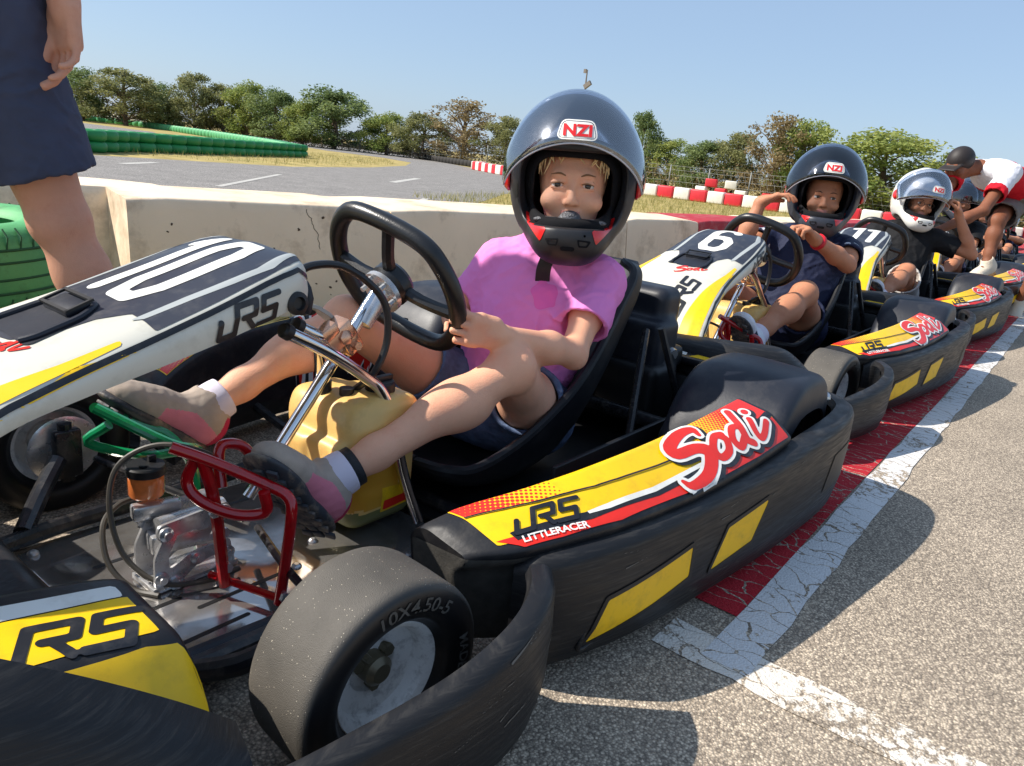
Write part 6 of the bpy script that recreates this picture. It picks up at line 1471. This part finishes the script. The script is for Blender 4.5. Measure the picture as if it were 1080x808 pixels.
# white helmet, third kart
J = dict(head=(-1.50, .06, .712), look=(.80, .58, -.10), up=(-.05, .10, 1), neck=(-1.50, .04, .565), shL=(-1.52, .19, .515), shR=(-1.46, -.13, .520), elL=(-1.58, .40, .455), wrL=(-1.50, .29, .675), elR=(-1.28, -.19, .37), wrR=(-1.10, -.12, .45),
         hiL=(-1.38, .10, .165), hiR=(-1.36, -.10, .165), knL=(-1.02, .17, .335), anL=(-.70, .12, .20), toL=(-.58, .12, .33), knR=(-1.02, -.16, .335), anR=(-.70, -.18, .21), toR=(-.56, -.18, .33), calfL=(.1, 0, -1), calfR=(.1, 0, -1))
J['handL'] = ((.1, -.35, .9), (.45, -.85, -.1), (.9, .2, .1), .155, (45, 60, 40), .05, (.6, .5, .4), 1.1); J['handR'] = ((1, .15, .15), (-.15, .75, -.55), (.1, .2, .9), .15, (42, 70, 50), .02, (.75, .3, .35), 1.1)
J = shift(J, -3.76)
k3, Rb, Bh = body('person', J, SKIN_B, .006, BROWD, sc=.86); rebase(k3, (-5.1, 0, .08)); tag(k3, 'driver in white helmet and black t-shirt holding the visor up in kart 11', 'person')
shirt(k3, J, Rb, BLACKC, .88, .007, .62, 1.14, .0, .005, 4); shorts(k3, J, STONE, .88, .007, .72, 1.16, .003, 9); trainers(k3, J, (WHITEC, SOLE, (NAVYC, WHITEC, WHITEC)), .24)
helmet(k3, A(J['head'])+A([0, 0, .015]), J['look'], J['up'], HELW, VISOR, 40, 1.12, bz=.085)
mb = MB()
B3 = basis(J['look'], J['up']); T3 = lambda x, y, z: A(J['head'])+B3@A([x, y, z])
for s in (1, -1): mb.add(*tube([T3(.094, .030*s+.019*math.cos(q), .010+.014*math.sin(q)) for q in np.linspace(0, 6.28, 20, endpoint=False)], .0014, 6, closed=True))
mb.add(*tube([T3(.094, .011, .012), T3(.098, 0, .014), T3(.094, -.011, .012)], .0014, 6, 3)); mb.obj('glasses', LENS, k3)
# fourth kart: dark helmet, mostly hidden
def seated(dx, label, look, shirtm, shortm, hel, k=1.1, hz=.70, skinm=SKIN_B, h=.008, hx=-1.45, hy=.03, arm=None):
    J = dict(head=(hx, hy, hz), look=look, up=(0, 0, 1), neck=(hx-.03, hy, hz-.145), shL=(hx-.05, hy+.155, hz-.195), shR=(hx-.02, hy-.155, hz-.195), elL=(-1.30, .215, .40), wrL=(-1.10, .14, .45), elR=(-1.28, -.19, .39), wrR=(-1.10, -.13, .45),
             hiL=(-1.38, .10, .165), hiR=(-1.36, -.10, .165), knL=(-1.02, .17, .335), anL=(-.70, .12, .20), toL=(-.58, .12, .33), knR=(-1.02, -.16, .335), anR=(-.70, -.18, .21), toR=(-.56, -.18, .33))
    if arm: J.update(arm)
    J['handL'] = ((1, -.42, .12), (-.15, -.75, -.55), (.1, -.2, .9), .15, (38, 70, 50), .02, (.75, .3, .35), 1.15); J['handR'] = ((1, .15, .15), (-.15, .75, -.55), (.1, .2, .9), .15, (42, 70, 50), .02, (.75, .3, .35), 1.15)
    J = shift(J, dx); p, Rb, Bh = body('person', J, skinm, h, BROWD, sc=.84); rebase(p, (-1.36+dx, 0, .08)); tag(p, label, 'person')
    shirt(p, J, Rb, shirtm, .86, h, .62, 1.14, .0, .005, 4); shorts(p, J, shortm, .86, h, .6, 1.14, .003, 9); trainers(p, J, (WHITEC, SOLE, (NAVYC, WHITEC, WHITEC)), .24)
    helmet(p, A(J['head'])+A([0, 0, .015]), J['look'], J['up'], hel, VISORD, 30, k, logo=False); return p
seated(-5.64, 'driver with dark blue helmet right behind the white helmet, mostly hidden', (.8, .5, -.1), BLACKC, NAVYC, HELG, 1.1, .755)
seated(-7.52, 'driver with plain black helmet under the bending helper\'s arm', (.9, .2, -.1), BLACKC, NAVYC, HELB, 1.05, .655)
seated(-9.40, 'farthest driver behind the bending helper\'s leg, only an arm showing', (1, 0, -.1), NAVYC, NAVYC, HELB, 1.0, .60, arm=dict(elL=(-1.30, .26, .42)))

# adult standing at the left, cropped by the frame
J = dict(head=(-.47, -.98, 1.575), look=(-.25, -1, .0), up=(0, 0, 1), neck=(-.48, -.96, 1.43), shL=(-.29, -.97, 1.35), shR=(-.68, -.90, 1.34), elL=(-.22, -.93, 1.10), wrL=(-.24, -.92, .90), elR=(-.735, -.85, 1.14), wrR=(-.735, -.775, .925),
         hiL=(-.40, -.94, .90), hiR=(-.62, -.90, .90), knL=(-.30, -1.05, .49), anL=(-.28, -1.0, .09), toL=(-.29, -1.12, .05), knR=(-.735, -.865, .475), anR=(-.86, -.84, .09), toR=(-.93, -1.0, .05), calfR=(.35, .9, 0), calfL=(.35, .9, 0))
J['handR'] = ((-.02, .06, -1), (.75, .1, 0), (-.1, -1, 0), .190, (12, 24, 20), .10, (.9, .3, .2), .95); J['handL'] = ((0, .1, -1), (-.7, .1, 0), (0, -1, 0), .175, (14, 26, 22), .03, (.85, .4, .2), 1.1)
ad, Rb, Bh = body('person', J, SKIN_C, .0045, BROWD, sc=1.10, face=False, hs=1.15); rebase(ad, (-.5, -.94, 0)); tag(ad, 'adult in dark navy shorts standing behind the nose of the first kart', 'person')
V, F = nets([(ell(A(J['head'])+Bh@A([-.025, 0, .05]), (.108, .092, .098), Bh), 0), (ell(A(J['head'])+Bh@A([-.05, 0, -.02]), (.075, .085, .09), Bh), .03), (ell(A(J['head'])+Bh@A([.07, 0, -.03]), (.06, .075, .085), Bh), .02, 's')], .006, lambda p: .003*vnoise(p, 90, 1), A(J['head'])-.2, A(J['head'])+.2); mesh_obj('hair', V, F, HAIRD, ad)
shorts(ad, J, DKSH, 1.12, .005, .765, 1.08, .005, 12, flare=1.04)
shirt(ad, J, Rb, LILAC, 1.0, .007, 1.75, 1.10, -.12, .005, 6)
trainers(ad, J, (WHITEC, SOLE, (NAVYC, WHITEC, WHITEC)), .26, (0, 0, 1), (0, 0, 1))
# helper bending over the fourth kart
J = dict(head=(-5.90, .13, .985), look=(.8, -.35, -.5), up=(.5, -.2, .8), neck=(-5.99, .24, .99), shL=(-5.95, .42, .965), shR=(-6.06, .12, .985), elL=(-5.68, .36, .715), wrL=(-5.50, .16, .56), elR=(-5.75, .10, .78), wrR=(-5.52, .02, .60),
         hiL=(-6.42, .66, .84), hiR=(-6.55, .44, .85), knL=(-6.60, .70, .46), anL=(-6.68, .64, .09), toL=(-6.55, .64, .04), knR=(-6.02, .42, .655), anR=(-5.93, .44, .375), toR=(-5.74, .35, .30))
J['handL'] = ((.6, -.7, -.4), (.1, -.3, -1), (0, 0, 1), .18, (20, 35, 25), .05, (.8, .5, .2), 1.1); J['handR'] = ((.8, -.3, -.5), (.1, .3, -1), (0, 0, 1), .18, (20, 35, 25), .05, (.8, .5, .2), 1.1)
hp, Rb, Bh = body('person', J, SKIN_D, .007, BROWD, sc=.90, face=False); rebase(hp, (-6.4, .6, 0)); tag(hp, 'helper in white and red shirt and grey shorts bending over a kart', 'person')
s1 = shirt(hp, J, Rb, WHITEC, .92, .007, .60, 1.12, .0, .005, 6)
c0 = (A(J['shL'])+A(J['shR']))/2; c1 = (A(J['hiL'])+A(J['hiR']))/2; me = s1.data; me.materials.append(REDC); me.materials.append(GREYC); bs = A([-6.4, .6, 0])
for p in me.polygons:
    c = A(p.center)+bs; t = np.dot(c-c0, c1-c0)/np.dot(c1-c0, c1-c0); side = (c-c0)@Rb[:, 1]
    if t > .18 and t < .55: p.material_index = 1
    if t >= .55: p.material_index = 2
    for q in 'LR':
        sh_, el_ = A(J['sh'+q]), A(J['el'+q]); tt = np.dot(c-sh_, el_-sh_)/np.dot(el_-sh_, el_-sh_)
        if tt > .46 and np.linalg.norm(c-lerp(sh_, el_, tt)) < .09: p.material_index = 1
shorts(hp, J, GREYC, .92, .007, .80, 1.18, .005, 12); trainers(hp, J, (CREAM, GUM, (CREAM, CREAM, CREAM)), .26, (0, 0, 1), (-.1, 0, 1), sock=False)
V, F = nets([(ell(A(J['head'])+Bh@A([-.015, 0, .035]), (.095, .080, .085), Bh), 0), (rbox(A(J['head'])+Bh@A([.09, 0, .03]), (.05, .06, .006), .005, Bh), .01)], .005, None, A(J['head'])-.16, A(J['head'])+.16); mesh_obj('cap', V, F, HAIRD, hp)
# ---------------------------------------------------------------- camera, light, render settings
cam = bpy.data.cameras.new('camera'); co = bpy.data.objects.new('camera', cam); COL.objects.link(co)
cam.sensor_width = 36; cam.lens = 36*786/1080; cam.clip_start = .05; cam.clip_end = 3000
cx_ = A([-.616026, .780606, .105645]); 
fw = A([-.770689, -.568656, -.287866]); 
rt_ = A([CAMR[0][0], CAMR[1][0], CAMR[2][0]]); dn_ = A([CAMR[0][1], CAMR[1][1], CAMR[2][1]]); fw = A([CAMR[0][2], CAMR[1][2], CAMR[2][2]])
M = Matrix(((rt_[0], -dn_[0], -fw[0], 0), (rt_[1], -dn_[1], -fw[1], 1.0), (rt_[2], -dn_[2], -fw[2], .72), (0, 0, 0, 1)))
co.matrix_world = M; SC.camera = co
sd = Vector((.68, -.83, 1.0)).normalized()
sl = bpy.data.lights.new('sun', 'SUN'); sl.energy = 5.0; sl.angle = math.radians(.55); sl.color = (1, .94, .85)
so = bpy.data.objects.new('sun', sl); COL.objects.link(so); so.location = (0, 0, 20)
so.rotation_euler = sd.to_track_quat('Z', 'Y').to_euler()
wd = bpy.data.worlds.new('World'); SC.world = wd; wd.use_nodes = True; nt = wd.node_tree
bg = nt.nodes['Background']; sk = nt.nodes.new('ShaderNodeTexSky'); sk.sky_type = 'NISHITA'; sk.sun_disc = False
sk.sun_elevation = math.asin(sd.z); sk.sun_rotation = math.atan2(sd.x, sd.y); sk.air_density = 1.0; sk.dust_density = .8; sk.ozone_density = 2.4; sk.altitude = 20
hz = nt.nodes.new('ShaderNodeMix'); hz.data_type = 'RGBA'; hz.inputs[0].default_value = .68; hz.inputs[7].default_value = (1.95, 2.70, 3.85, 1); nt.links.new(sk.outputs[0], hz.inputs[6]); nt.links.new(hz.outputs[2], bg.inputs[0]); bg.inputs[1].default_value = .14
SC.view_settings.view_transform = 'Standard'; SC.view_settings.look = 'None'; SC.view_settings.gamma = 1; SC.view_settings.exposure = EXPO
SC.view_settings.use_curve_mapping = False
SC.cycles.max_bounces = 8; SC.cycles.transparent_max_bounces = 12
for o in bpy.data.objects:
    if 'base' in o: del o['base']
